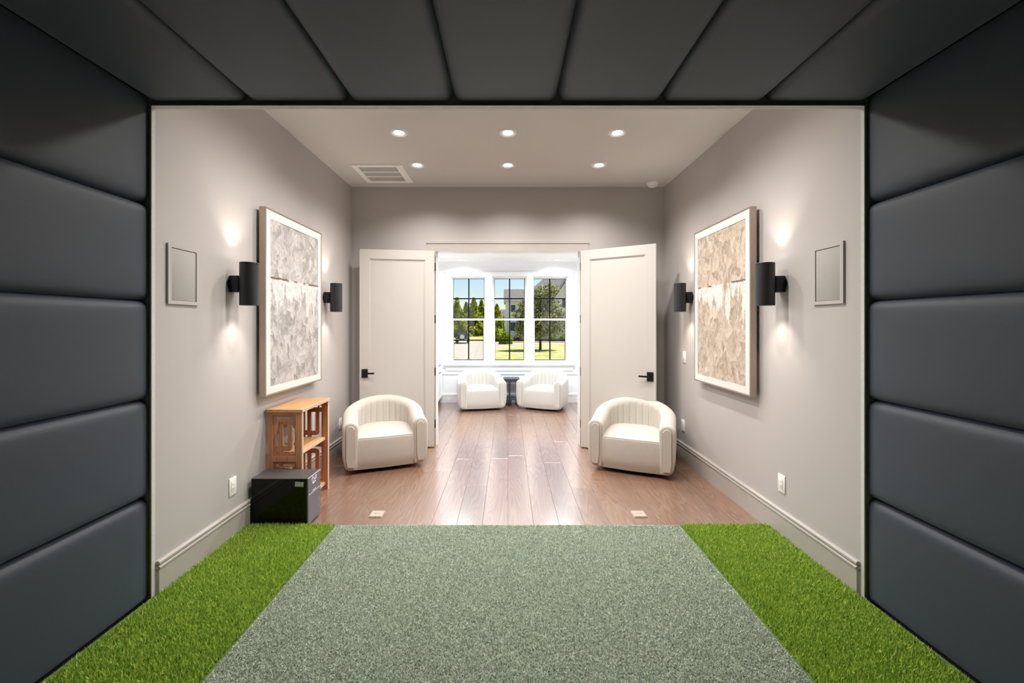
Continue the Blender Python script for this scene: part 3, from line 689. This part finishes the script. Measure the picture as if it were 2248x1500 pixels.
# ================================================================ ARMCHAIRS
def chair():
    t = thing('barrel_armchair', '', 'armchair', (0, 0, 0), 0, 'cream channel-tufted barrel armchairs')
    th, A, Bq, yf, zb = .150, .350, .305, -.345, .042
    # plan path with fine steps
    raw = [(-A, yf+k*(-yf)/60) for k in range(60)]
    raw += [(-A*math.cos(q), Bq*math.sin(q)) for q in (PI*k/180 for k in range(181))]
    raw += [(A, -k*(-yf)/60) for k in range(1, 61)]
    P = np.array(raw); dl = np.r_[0, np.cumsum(np.hypot(*np.diff(P, axis=0).T))]; Ltot = dl[-1]
    n = 236; S = np.linspace(0, Ltot, n); px = np.interp(S, dl, P[:, 0]); py = np.interp(S, dl, P[:, 1])
    tx, ty = np.gradient(px), np.gradient(py); ln = np.hypot(tx, ty); tx /= ln; ty /= ln
    nx, ny = -ty, tx                            # outward normal (path runs left front -> back -> right front)
    ztop = lambda y: .535+.150*min(1, max(0, (y-yf)/(Bq-yf)))**1.6
    def section(zt):
        R = th/2; pts = []
        for k in range(4): pts.append((-R, .26+(zt-R-.26)*k/4))
        for k in range(13): q = PI-PI*k/12; pts.append((R*math.cos(q)*1.04, zt-R+R*math.sin(q)))
        for k in range(1, 6): f = k/6; pts.append((R+.006*math.sin(PI*f), zt-R-(zt-R-.15)*f))
        pts += [(R-.004, .15), (R-.014, .10), (R-.030, .065), (R-.055, .047), (R-.075, zb), (-R, zb), (-R, .14)]
        return pts
    sp = Ltot/20.0
    bm = BM(); rings = []
    for i in range(n):
        zt = ztop(py[i]); sec = section(zt); d = abs((S[i]/sp) % 1-.5); d = (.5-d)*sp
        edge = min(S[i], Ltot-S[i])
        g = (.0075*math.exp(-(d/.007)**2)+.004*(1-min(1, d/(sp/2)))) if edge > .05 else 0
        cu, cz = 0, zt-.12
        ring = []
        for u, z in sec:
            gu, gz = (math.copysign(1, u) if abs(u) > .02 else u/.02), (1 if z > zt-th/2 else 0)
            k = 1.0
            fd = min(1, max(0, (zt-.03-z)/.06)); uu = u-g*gu*fd; zz = z
            ring.append(bm.verts.new((px[i]+nx[i]*uu, py[i]+ny[i]*uu, zz)))
        rings.append(ring)
    def endrings(i, sgn):
        out = []
        zt = ztop(py[i]); sec = section(zt)
        for off, sc in ((.014, .985), (.024, .94), (.030, .86), (.032, .74)):
            ring = []
            for u, z in sec:
                zc = min(max(z, .17), zt-.10)
                uu = u*sc if True else u; zz = zc+(z-zc)*(1-(1-sc)*.75)
                ring.append(bm.verts.new((px[i]+nx[i]*uu, py[i]-off, zz)))
            out.append(ring)
        return out
    full = endrings(0, 1)[::-1]+rings+endrings(n-1, -1)
    m = len(full[0])
    for R1, R2 in zip(full, full[1:]):
        for k in range(m): bm.faces.new((R1[k], R1[(k+1) % m], R2[(k+1) % m], R2[k]))
    bm.faces.new(full[0]); bm.faces.new(full[-1][::-1])
    obj('shell', bm, 'boucle_cream', t, ang=75)
    # arm-front panels with piped arch
    for s in (-1, 1):
        zt = ztop(yf)-.030; hw = .040; xc = s*A
        arch = [(-hw*.86, .075), (hw*.86, .075)]+[(hw, .16), (hw, zt-hw)]+[(hw*math.cos(q), zt-hw+hw*math.sin(q)) for q in (PI*k/12 for k in range(1, 12))]+[(-hw, zt-hw), (-hw, .16)]
        bm = BM(); prism(bm, arch, lambda a, b, c_: (xc+a, c_, b), yf-.020, yf-.046)
        bmesh.ops.bevel(bm, geom=[e for e in bm.edges if all(v.co.y < yf-.045 for v in e.verts)], offset=.009, segments=3, affect='EDGES')
        pn = obj('arm_panel', bm, 'boucle_cream', t, ang=60)
        bm = BM(); tube(bm, [(xc+a*1.10, yf-.031, b+(.004 if b > .3 else 0)) for a, b in arch[2:]+arch[:0]] , .0035, 6); obj('piping', bm, 'seam_cream', pn)
    # seat: crowned block running down to the front apron
    bm = BM(); w, y0, y1, z1 = .297, -.366, .255, .372
    nxg, nyg = 26, 26
    def top(u, v): return z1+.040*(1-abs(u)**2.2)*(1-abs(v)**2.4)
    prof = []                                    # side profile front apron -> seat top, (y, z) pairs, v = param across depth
    for k in range(9): prof.append((y0-.006*math.sin(PI*k/8)+.012*(1-min(1, k/2)), zb+(z1-.03-zb)*k/8, None))
    for k in range(1, 6): q = PI/2*k/6; prof.append((y0+.034-.034*math.cos(q), z1-.03+.03*math.sin(q), None))
    for k in range(0, 21): prof.append((y0+.034+(y1-y0-.034)*k/20, None, -1+2*k/20*.98+.02))
    V = []
    for (yy, zz, v) in prof:
        row = []
        for i in range(nxg+1):
            u = -1+2*i/nxg
            z = top(u, v) if v is not None else zz
            bulge = -.010*(1-u*u) if v is None else (-.010*(1-u*u)*max(0, 1-(v+1)/.25))
            row.append(bm.verts.new((u*w, yy+bulge, z)))
        V.append(row)
    for R1, R2 in zip(V, V[1:]):
        for i in range(nxg): bm.faces.new((R1[i], R1[i+1], R2[i+1], R2[i]))
    # close sides, back and bottom
    for c_ in (0, nxg):
        loop = [r[c_] for r in V]; bb = bm.verts.new((loop[0].co.x, y1, zb)); bm.faces.new(loop+[bb])
    bmesh.ops.holes_fill(bm, edges=[e for e in bm.edges if len(e.link_faces) == 1])
    seat = obj('seat', bm, 'boucle_cream', t, ang=60)
    bm = BM(); tube(bm, [(u*w, y0+.006-.010*(1-u*u), z1-.012) for u in (-1+2*k/24 for k in range(25))], .003, 6); obj('piping', bm, 'seam_cream', seat)
    bm = BM(); lathe(bm, [(0, 0), (.27, 0), (.275, .006), (.275, .02), (.30, .022), (.30, .042), (0, .042)], (0, -.03, 0), n=40); obj('swivel_base', bm, 'plinth_black', t)
    return t
ch = chair()
spots = [((-1.395, 4.565), 20.9, 'cream barrel armchair in front of the left door, beside the wooden shelf'),
         ((1.385, 4.447), -23.5, 'cream barrel armchair in front of the right door'),
         ((-.515, 7.49), 11.5, 'bright white barrel armchair under the window, left of the dark side table'),
         ((.687, 7.485), -23.5, 'bright white barrel armchair under the window, right of the dark side table')]
for i, ((X, Y), a, lb) in enumerate(spots):
    if i == 0: ch.location = (X, Y, 0); ch.rotation_euler = (0, 0, math.radians(a)); ch['label'] = lb
    else: dup(ch, (X, Y, 0), math.radians(a), lb)

# side table between the far chairs
t = thing('side_table', 'dark slate side table with a lower shelf between the two window armchairs', 'side table', (.065, 7.70, 0), 0)
obj('table_top', bx(-.15, .15, -.15, .15, .485, .510, r=.006), 'table_slate', t)
obj('apron', boxes((-.14, .14, -.145, -.13, .44, .485), (-.14, .14, .13, .145, .44, .485), (-.145, -.13, -.14, .14, .44, .485), (.13, .145, -.14, .14, .44, .485)), 'table_slate', t)
obj('lower_shelf', bx(-.14, .14, -.14, .14, .115, .133, r=.004), 'table_slate', t)
for lx, ly in ((-.035, -.13), (.12, -.13), (-.13, .13), (.13, .13)):
    bm = BM(); lathe(bm, [(0, 0), (.012, 0), (.016, .03), (.018, .12), (.014, .15), (.019, .3), (.024, .42), (.026, .486), (0, .486)], (lx, ly, 0), n=16); obj('leg', bm, 'table_slate', t)

# base cabinet and worktop on the left of the bright room
cx = -1.275
t = thing('base_cabinet', 'white base cabinet with drawer against the left wall of the bright room', 'cabinet', (-1.58, 7.45, 0), 0)
obj('body', boxes((-FARW+.002, cx-.02, 7.02, YF-.03, .10, .872)), 'white_trim', t, local=False)
obj('toe_kick', boxes((-FARW+.002, cx-.08, 7.02, YF-.03, .0, .10)), 'white_trim', t, local=False)
for (z0, z1, nm) in ((.115, .66, 'door'), (.675, .862, 'drawer')):
    bm = plate(rect(7.03, YF-.045, z0, z1), [rect(7.10, YF-.115, z0+.05, z1-.05)], lambda a, b, c_: Vector((c_, a, b)), cx-.02, cx)
    d = obj(nm, bm, 'white_trim', t, local=False)
    obj('field', boxes((cx-.018, cx-.008, 7.10, YF-.115, z0+.05, z1-.05)), 'white_trim', d, local=False)
    bm = BM(); zc = z1-.03 if nm == 'door' else (z0+z1)/2
    tube(bm, [(cx-.005, 7.40, zc), (cx+.03, 7.40, zc), (cx+.03, 7.56, zc), (cx-.005, 7.56, zc)], .006, 8); obj('handle', bm, 'case_front', d, local=False)
o = obj('worktop', bx(-FARW+.002, cx+.025, 7.0, YF-.03, .874, .912, r=.004), 'white_paint'); tag(o, 'white worktop on the base cabinet in the bright room', 'countertop')

# ================================================================ WOODEN SHELF UNIT
bx0, bx1, by0, by1, bh = -1.955, -1.662, 3.266, 3.785, .842
t = thing('shelf_unit', 'small wooden shelf unit with cut-out side panels under the grey painting', 'shelf', ((bx0+bx1)/2, (by0+by1)/2, 0), 0)
obj('top', bx(bx0, bx1, by0, by1, bh-.024, bh, r=.002, seg=1), 'shelf_top', t, local=False)
obj('top_edge', bx(bx1+.0002, bx1+.006, by0, by1, bh-.024, bh, r=.001, seg=1), 'shelf_edge', t, local=False)
k_u, k_v = .00044, .000462
U = lambda x: bx0+.013+(x-92)*k_u
Vv = lambda y: bh-.024-(y-370)*k_v
def arc(cx_, cy_, r, a0, a1, n=6): return [(cx_+r*math.cos(a0+(a1-a0)*k/n), cy_+r*math.sin(a0+(a1-a0)*k/n)) for k in range(n+1)]
h_dot1 = rect(530, 578, 458, 500); h_dot2 = rect(235, 280, 1050, 1095); h_mid = rect(362, 450, 590, 968)
h_L = [(232, 960), (232, 460), (500, 460), (500, 498), (345, 498)]+arc(345, 563, 65, -PI/2, -PI, 5)[1:]+[(280, 960)]
h_J = [(530, 590), (578, 590), (578, 1095), (365, 1095), (365, 1055), (465, 1055)]+arc(465, 990, 65, PI/2, 0, 5)[1:]
holes_up = [h_dot1, h_dot2, h_mid, h_L, h_J]; flip = lambda lp: [(a, 2380-b) for a, b in lp]
for (ya, yb, nm) in ((by0+.012, by0+.034, 'near'), (by1-.034, by1-.012, 'far')):
    F = lambda a, b, c_: Vector((U(a), c_, Vv(b)))
    e = obj('side_frame', plate(rect(92, 710, 370, 370+(bh-.024)/k_v), [rect(185, 615, 415, 1145), rect(185, 615, 1235, 1965)], F, ya, yb), 'shelf_side', t, local=False)
    obj('fretwork', plate(rect(183, 617, 413, 1147), holes_up, F, ya+.006, yb-.006), 'shelf_side', e, local=False)
    obj('fretwork', plate(rect(183, 617, 1233, 1967), [flip(h) for h in holes_up], F, ya+.006, yb-.006), 'shelf_side', e, local=False)
    obj('edge_band', boxes((U(710)+.0002, U(710)+.006, ya, yb, 0, bh-.025)), 'shelf_edge', e, local=False)
for z in (.462, .045):
    sh = obj('shelf_board', boxes((bx0+.013, bx1-.034, by0+.035, by1-.035, z, z+.026)), 'shelf_top', t, local=False)
    obj('edge_band', boxes((bx1-.0335, bx1-.028, by0+.035, by1-.035, z, z+.026)), 'shelf_edge', sh, local=False)
obj('toe_rail', boxes((bx1-.06, bx1-.045, by0+.035, by1-.035, 0, .045)), 'shelf_side', t, local=False)
# coiled cables on the middle shelf
def coil(name, label, c, R, r, loops, m, seed):
    rr = random.Random(seed); pts = []
    for k in range(loops*22):
        q = 2*PI*k/22; R_ = R*(1+.10*math.sin(q*.37+seed)); dx = .014*math.sin(q*.61+seed)
        pts.append((c[0]+R_*.62*math.cos(q), c[1]+dx+R_*.30*math.cos(q+.6), c[2]+max(-R*1.0+.0, R_*1.0*math.sin(q))))
    zmin = min(p[2] for p in pts); pts = [(a, b, z-zmin+.4885+r) for a, b, z in pts]
    o = obj(name, tube(BM(), pts, r, 6), m); tag(o, label, 'cable', 'coiled cables in the shelf unit'); return o
coil('cable_coil', 'coiled pale cable on the middle board of the wooden shelf unit', (-1.862, 3.40, .58), .092, .005, 7, 'cable_white', 1)
coil('cable_coil', 'coiled black cable on the middle board of the wooden shelf unit', (-1.83, 3.52, .58), .055, .0035, 5, 'cable_black', 2)

# ================================================================ COMPUTER CASE
px0, px1, py0, py1, ph = -1.940, -1.508, 3.062, 3.262, .364
t = thing('computer_case', 'black computer case with glossy glass side standing on the floor by the turf', 'computer', ((px0+px1)/2, (py0+py1)/2, 0), 0)
obj('chassis', bx(px0+.004, px1-.012, py0+.006, py1-.002, .012, ph-.006, r=.002, seg=1), 'case_black', t, local=False)
obj('top_panel', bx(px0, px1-.008, py0, py1, ph-.008, ph, r=.002, seg=1), 'case_top', t, local=False)
obj('glass_panel', bx(px0+.002, px1-.010, py0, py0+.006, .014, ph-.009, r=.001, seg=1), 'case_glass', t, local=False)
zs_ = .232
fu = obj('front_panel', bx(px1-.012, px1, py0, py1, zs_+.0015, ph, r=.002, seg=1), 'case_front', t, local=False)
fl = obj('front_panel', bx(px1-.012, px1, py0, py1, .012, zs_-.0015, r=.002, seg=1), 'case_front', t, local=False)
obj('seam_line', boxes((px1-.0005, px1+.0012, py0+.004, py1-.004, zs_+.001, zs_+.0038)), 'logo_white', fu, local=False)
obj('edge_line', boxes((px1-.001, px1+.0008, py0+.002, py1-.002, ph-.0035, ph+.0004)), 'logo_white', fu, local=False)
obj('badge', boxes((px1-.0005, px1+.0012, py0+.066, py0+.124, zs_+.012, zs_+.017)), 'logo_white', fu, local=False)
for fx, fy in ((px0+.03, py0+.02), (px1-.04, py0+.02), (px0+.03, py1-.02), (px1-.04, py1-.02)):
    obj('foot', cyl(BM(), (fx, fy, 0), (fx, fy, .013), .012, n=14), 'cable_black', t, local=False)
# script logo as raised strokes on the upper front, y runs away from the viewer
def lg(a, b): return (px1+.0006, py0+.054+a*.080, .326+b*.026)
strokes = [[(.30, .95), (.16, .75), (.03, .25), (.04, -.45), (.12, -.85), (.25, -.75), (.36, -.30)],
           [(.36, -.45), (.40, .30), (.44, .45), (.50, .20), (.54, -.20)],
           [(.54, -.25), (.66, .25), (.84, 1.00), (.93, .75), (.90, .05), (.80, -.25), (.68, .05)],
           [(.28, -1.15), (.50, -.95), (.78, -.65)]]
bm = BM()
for st in strokes: tube(bm, [lg(*p) for p in st], .0026, 6)
obj('logo', bm, 'logo_white', fu, local=False)
bm = BM()
for i, z in enumerate((.150, .135, .118, .103, .088)): cyl(bm, (px1-.001, py1-.028, z), (px1+.001, py1-.028, z), .003, n=10)
obj('port_row', bm, 'sticker', fl, local=False)
st_ = obj('sticker', prism(BM(), [(-1.607, .339), (-1.543, .336), (-1.546, .300), (-1.609, .305)], lambda a, b, c_: (a, c_, b), py0+.0002, py0-.0008), 'sticker', t, local=False)
obj('sticker_print', boxes((-1.603, -1.588, py0-.0012, py0-.0008, .322, .333), *[(-1.585, -1.551-.006*(k % 2), py0-.0012, py0-.0008, .331-.006*k, .3335-.006*k) for k in range(5)], (-1.601, -1.590, py0-.0012, py0-.0008, .309, .316)), 'sticker_print', st_, local=False)
bm = BM()
for k in range(16):
    z = .03+.018*k; box(bm, px1-.0155, px1-.0135, py0-.0005, py0+.001, z, z+.006)
obj('rivet_row', bm, 'case_top', t, local=False)

# ================================================================ OUTDOORS
def gz(y):
    q = min(1, max(0, (y-8.2)/19.8)); return -.18-1.12*(q*q*(3-2*q))
bm = BM(); ys = [8.09, 9, 11, 14, 17, 20, 24, 28, 35, 45, 60, 80, 110, 160, 260, 420]; xs_ = [-260, -120, -60, -30, -15, -6, 0, 6, 15, 30, 60, 120, 260]
G = [[bm.verts.new((xx, yy, gz(yy))) for xx in xs_] for yy in ys]
for i in range(len(ys)-1):
    for j in range(len(xs_)-1): bm.faces.new((G[i][j], G[i][j+1], G[i+1][j+1], G[i+1][j]))
o = obj('ground', bm, 'lawn'); o['kind'] = 'structure'; o['label'] = 'dry yellow-green lawn outside the windows'
def flat_poly(name, poly, z, m, lb):
    bm = BM(); prism(bm, poly, lambda a, b, c_: (a, b, c_), z-.3, z); o = obj(name, bm, m, smooth=False); o['kind'] = 'structure'; o['label'] = lb; return o
gl = gz(40)
dv = flat_poly('driveway', [(-3.0, 26.), (-3.5, 29.6), (-3.75, 32), (-4.4, 34), (-5.1, 36), (-5.5, 40), (-6.5, 48), (-14, 54), (-30, 56), (-30, 66), (-9, 66), (-3.2, 64), (3, 60), (30, 59.5), (30, 56.5), (3, 56), (-.5, 53), (-1.5, 46), (-1.65, 42), (-1.35, 29.6), (-1.2, 26.)], gl+.02, 'concrete', 'pale concrete driveway curving past the lawn')
obj('joint', prism(BM(), [(-2.62, 30), (-2.58, 30), (-4.0, 58), (-4.06, 58)], lambda a, b, c_: (a, b, c_), gl+.02, gl+.026), 'asphalt_line', dv)
flat_poly('planting_bed', [(-1.2, 63), (26, 62), (26, 78), (3, 78), (-1.5, 70)], gl+.04, 'mulch', 'brown mulched planting bed in front of the white house')

def cards(n, sampler, size, seed):
    r = np.random.default_rng(seed); P = sampler(n, r); n = len(P)
    a = r.normal(size=(n, 3)); a /= np.linalg.norm(a, axis=1)[:, None]; b = np.cross(a, r.normal(size=(n, 3))); b /= np.linalg.norm(b, axis=1)[:, None]
    s = size*r.uniform(.6, 1.3, n)[:, None]
    V = np.stack([P-a*s, P-b*s*.55, P+a*s, P+b*s*.55], 1).reshape(-1, 3)
    return V, np.arange(n*4).reshape(n, 4)
def foliage(name, V, F, m, parent, kind='stuff'):
    me = bpy.data.meshes.new(name); me.from_pydata(V.tolist(), [], F.tolist()); me.materials.append(MATS[m]); me.update()
    o = bpy.data.objects.new(name, me); COL.objects.link(o); o.parent = parent; o['kind'] = kind; return o
# conical evergreens along the driveway
def conifer(px, ytop, Y, wpx, lb, seed, base=731):
    X = (px-CX)/FPX*Y; z0 = gl; h = EYE+(CY-ytop)/FPX*Y-z0; R = wpx/2/FPX*Y
    t = thing('conical_evergreen', lb, 'tree', (X, Y, z0), 0, 'conical evergreens along the lawn')
    bm = BM(); cyl(bm, (0, 0, -.1), (0, 0, h*.85), .22, .05, 10); obj('trunk', bm, 'bark', t)
    def smp(n, r):
        f = r.uniform(0, 1, n)**1.25; z = h*(.03+.96*f); prof = R*(np.minimum(1, (1-f)*1.15)+.02)*(.85+.15*np.sin(z*2.3+seed)); q = r.uniform(0, 2*PI, n); rad = prof*np.sqrt(r.uniform(.25, 1, n))*(1+.12*np.sin(q*5+z*1.7))
        return np.stack([rad*np.cos(q), rad*np.sin(q), z], 1)
    V, F = cards(5200, smp, .40, seed); foliage('crown', V, F, 'thuja_leaf', t)
pos = ['leftmost', 'second from the left', 'third from the left', 'fourth from the left']
for i, (px, yt, w_) in enumerate(((1003, 655, 58), (1024, 664, 50), (1040, 655, 58), (1057, 659, 56))):
    conifer(px, yt, (88, 104, 96, 112)[i], w_, 'pointed green evergreen in the left window, %s' % pos[i], 20+i)
conifer(1091, 669, 104, 48, 'pointed green evergreen beside the white house in the middle window', 31)
conifer(984, 663, 120, 44, 'pointed green evergreen cut by the left edge of the left window', 32)
conifer(1075, 667, 119, 36, 'pointed green evergreen between the left and middle windows', 33)
# low shrub hedge under them, one dark bush each
def bush(name, X, Y, rx, rz, m, lb, seed, n=1600, size=.2, group=None, z=None):
    t = thing(name, lb, 'shrub', (X, Y, gl if z is None else z), 0, group)
    bm = BM(); cyl(bm, (0, 0, -.1), (0, 0, rz*.9), .06, .02, 8); obj('stem', bm, 'bark', t)
    def smp(n, r):
        d = r.normal(size=(n, 3)); d /= np.linalg.norm(d, axis=1)[:, None]; d *= (r.uniform(.55, 1, n)**.4)[:, None]
        d[:, 2] = np.abs(d[:, 2]); return d*np.array([rx, rx, rz])+np.array([0, 0, .05])
    V, F = cards(n, smp, size, seed); foliage('leaves', V, F, m, t); return t
bush('round_shrub', (1110-CX)/FPX*57, 57.6, .98, 1.75, 'shrub_leaf', 'rounded bright green shrub at the driveway edge in the middle window', 40, 2600, .13)
bush('leafy_shrub', (1088-CX)/FPX*66, 66, .95, 2.3, 'thuja_leaf', 'loose green shrub left of the rounded shrub', 41, 1600, .2)
for i, (px, w_) in enumerate(((1138, .8), (1164, .8), (1212, .8), (1238, .8))):
    bush('bed_shrub', (px-CX)/FPX*68, 68, w_, 1.1, 'maple_leaf' if i < 2 else 'shrub_leaf', 'low shrub in the planting bed before the white house, %s' % ('first from left', 'second from left', 'third from left', 'rightmost')[i], 50+i, 900, .2)
# big leafy tree on the front lawn
TY = 44.5; TX = (1186-CX)/FPX*TY
t = thing('shade_tree', 'large leafy tree on the lawn shading the grass in the right window', 'tree', (TX, TY, gl), 0)
bm = BM(); tube(bm, [(0, 0, -.1), (.02, 0, .6), (-.02, 0, 1.4), (.03, .05, 2.6), (.0, .1, 4.2), (.1, .1, 6.0)], .14, 10); obj('trunk', bm, 'bark', t)
bm = BM(); rr = random.Random(3)
for k in range(15):
    z = 1.4+.33*k; q = k*2.4; L_ = 2.2*(1-.09*k)+.4
    tube(bm, [(0, .05, z), (L_*.5*math.cos(q), L_*.5*math.sin(q), z+.5), (L_*math.cos(q), L_*math.sin(q), z+.7)], .035, 6)
obj('branches', bm, 'bark', t)
blobs = [(0, 0, 3.2, 2.3, 1.6), (-1.5, 0, 2.6, 1.35, 1.2), (1.5, .2, 2.5, 1.3, 1.2), (-.9, -.3, 4.6, 1.5, 1.2), (1.2, 0, 4.4, 1.3, 1.2), (.3, 0, 5.8, 1.2, 1.3), (-2.35, .1, 3.9, .75, .7), (2.35, 0, 3.6, .8, .8), (-1.9, 0, 5.0, .6, .8), (1.2, .2, 6.6, 1.0, .8), (-.2, .3, 1.7, 1.7, .5), (-2.2, 0, 2.2, .8, .6)]
def smp_tree(n, r):
    out = []
    for (a, b, c_, R, H_) in blobs:
        m_ = int(n*R*R*H_/12); d = r.normal(size=(m_, 3)); d /= np.linalg.norm(d, axis=1)[:, None]; d *= (r.uniform(.15, 1, m_)**.5)[:, None]
        out.append(d*np.array([R, R, H_])+np.array([a, b, c_]))
    return np.concatenate(out)
V, F = cards(5200, smp_tree, .15, 61); foliage('crown', V, F, 'maple_leaf', t)

# neighbouring house
HY = 82.0
t = thing('neighbour_house', 'white two-storey house with grey shingle roofs behind the leafy tree', 'house', (6, HY, gl), 0)
def hw(name, bm, m, par=None): return obj(name, bm, m, par or t, smooth=False, local=False)
def gable_wall(x0, x1, y0, y1, ze, xa, za, par=None):
    bm = BM(); prism(bm, [(x0, gl), (x1, gl), (x1, ze), (xa, za), (x0, ze)], lambda a, b, c_: (a, c_, b), y0, y1); return bm
hw('wall', boxes((-.5, 8, HY, HY+9, gl, 6.1)), 'siding_white')
bm = BM(); prism(bm, [(HY-.6, 5.95), (HY-.6, 6.2), (HY+4.5, 9.0), (HY+9.6, 6.2), (HY+9.6, 5.95), (HY+4.5, 8.7)], lambda a, b, c_: (c_, a, b), -.85, 8.2); hw('roof', bm, 'roof_shingle')
hw('wall', boxes((5.2, 18, HY-1.5, HY+10, gl, 8.6)), 'siding_white')
bm = BM(); V_ = [bm.verts.new(p) for p in ((4.7, HY-2.1, 8.5), (18.5, HY-2.1, 8.5), (18.5, HY+10.5, 8.5), (4.7, HY+10.5, 8.5), (9.6, HY+4.2, 13.0), (14, HY+4.2, 13.0))]
for q in ((0, 1, 5, 4), (1, 2, 5), (2, 3, 4, 5), (3, 0, 4), (3, 2, 1, 0)): bm.faces.new([V_[i] for i in q])
hw('roof', bm, 'roof_shingle')
gy = 75.5
hw('wall', gable_wall(8.6, 17.0, gy, HY-1.4, 6.1, 12.8, 12.2), 'siding_white')
for sg in (-1, 1):
    e_ = 12.8+sg*4.75
    bm = BM(); prism(bm, [(12.8, 12.35), (e_, 5.55), (e_, 5.85), (12.8, 12.65)], lambda a, b, c_: (a, c_, b), gy-.5, HY+2); hw('roof', bm, 'roof_shingle')
    bm = BM(); prism(bm, [(12.8, 12.0), (e_, 5.25), (e_, 5.58), (12.8, 12.36)], lambda a, b, c_: (a, c_, b), gy-.52, gy-.3); hw('fascia', bm, 'siding_white')
def win(x0, x1, z0, z1, y):
    f = hw('window', boxes((x0-.12, x1+.12, y-.06, y, z0-.12, z1+.12)), 'siding_white'); hw('pane', boxes((x0, x1, y-.08, y-.06, z0, z1)), 'pane_dark', f)
for a in ((10.1, 10.9, 4.6, 6.2, gy), (11.3, 12.1, 4.6, 6.2, gy), (10.3, 11.6, .6, 2.2, gy), (.6, 1.5, 4.0, 5.4, HY), (2.6, 3.5, 4.0, 5.4, HY), (.5, 1.6, .2, 1.9, HY), (5.9, 6.9, 5.0, 6.6, HY-1.5)): win(*a)
hw('porch_post', boxes((-.9, -.72, HY-1.2, HY-1.0, gl, 3.2)), 'pane_dark'); hw('gutter', boxes((-.85, 8.2, HY-.78, HY-.6, 5.9, 6.05)), 'siding_white')
t = thing('distant_house', 'distant low house with grey roof between evergreen and white house', 'house', (3, 125, gl), 0)
obj('wall', boxes((-7, 3, 125, 133, gl, 3.2)), 'siding_white', t, smooth=False, local=False)
bm = BM(); prism(bm, [(124.4, 3.0), (129, 6.2), (133.6, 3.0)], lambda a, b, c_: (c_, a, b), -7.4, 3.4); obj('roof', bm, 'roof_shingle', t, smooth=False, local=False)

# parked off-road car, rear towards the house
VY = 58.5; VX = (1014-CX)/FPX*VY
t = thing('parked_car', 'black boxy off-road car with rear spare wheel parked on the driveway', 'car', (VX, VY, gl+.02), math.radians(3))
bm = bx(-.82, .82, 0, 4.0, .52, 1.12, r=.06, seg=3); obj('body', bm, 'car_black', t)
bm = BM(); prism(bm, [(-.80, 1.10), (.80, 1.10), (.70, 1.74), (.62, 1.80), (-.62, 1.80), (-.70, 1.74)], lambda a, b, c_: (a, c_, b), .03, 2.3); obj('cabin', bm, 'car_black', t)
bm = BM(); prism(bm, [(-.66, 1.20), (.66, 1.20), (.60, 1.66), (-.60, 1.66)], lambda a, b, c_: (a, c_, b), .0, .035); obj('rear_window', bm, 'car_glass', t)
obj('bumper', bx(-.90, .90, -.16, .10, .48, .70, r=.03), 'car_black', t)
obj('bumper_step', boxes((-.80, -.34, -.175, -.155, .56, .66), (.34, .80, -.175, -.155, .56, .66)), 'car_chrome', t)
obj('hood', bx(-.72, .72, 2.2, 4.05, 1.10, 1.22, r=.04), 'car_black', t)
for s in (-1, 1):
    w_ = obj('tail_light', bx(s*.62, s*.80, -.03, .03, .86, 1.06, r=.01), 'car_red', t)
    obj('lens', boxes((s*.66, s*.76, -.036, -.03, .90, .98)), 'car_chrome', w_)
    for y_ in (.55, 3.3):
        bm = BM(); lathe(bm, [(0, s*.70), (.30, s*.70), (.38, s*.72), (.39, s*.80), (.38, s*.93), (.30, s*.95), (0, s*.93)], (0, y_, .39), axis='x', n=24); obj('wheel', bm, 'rubber', t)
    obj('fender', bx(s*.80, s*.94, .05, 1.1, .74, .86, r=.02), 'car_black', t)
    obj('mirror', bx(s*.86, s*1.04, 2.1, 2.2, 1.18, 1.36, r=.03), 'car_black', t)
bm = BM(); lathe(bm, [(.26, -.30), (.36, -.30), (.385, -.26), (.385, -.12), (.34, -.06), (0, -.06), (0, -.2), (.20, -.2), (.26, -.30)], (.06, 0, 1.02), axis='y', n=28); sw = obj('spare_wheel', bm, 'rubber', t)
bm = BM(); lathe(bm, [(.24, -.305), (.30, -.318), (.35, -.305), (.30, -.29), (.24, -.305)], (.06, 0, 1.02), axis='y', n=28); obj('tyre_ring', bm, 'car_chrome', sw)
bm = BM()
for k in range(5):
    q = 2*PI*k/5; tube(bm, [(.06, -.22, 1.02), (.06+.22*math.cos(q), -.24, 1.02+.22*math.sin(q))], .02, 6)
obj('spokes', bm, 'car_chrome', sw)
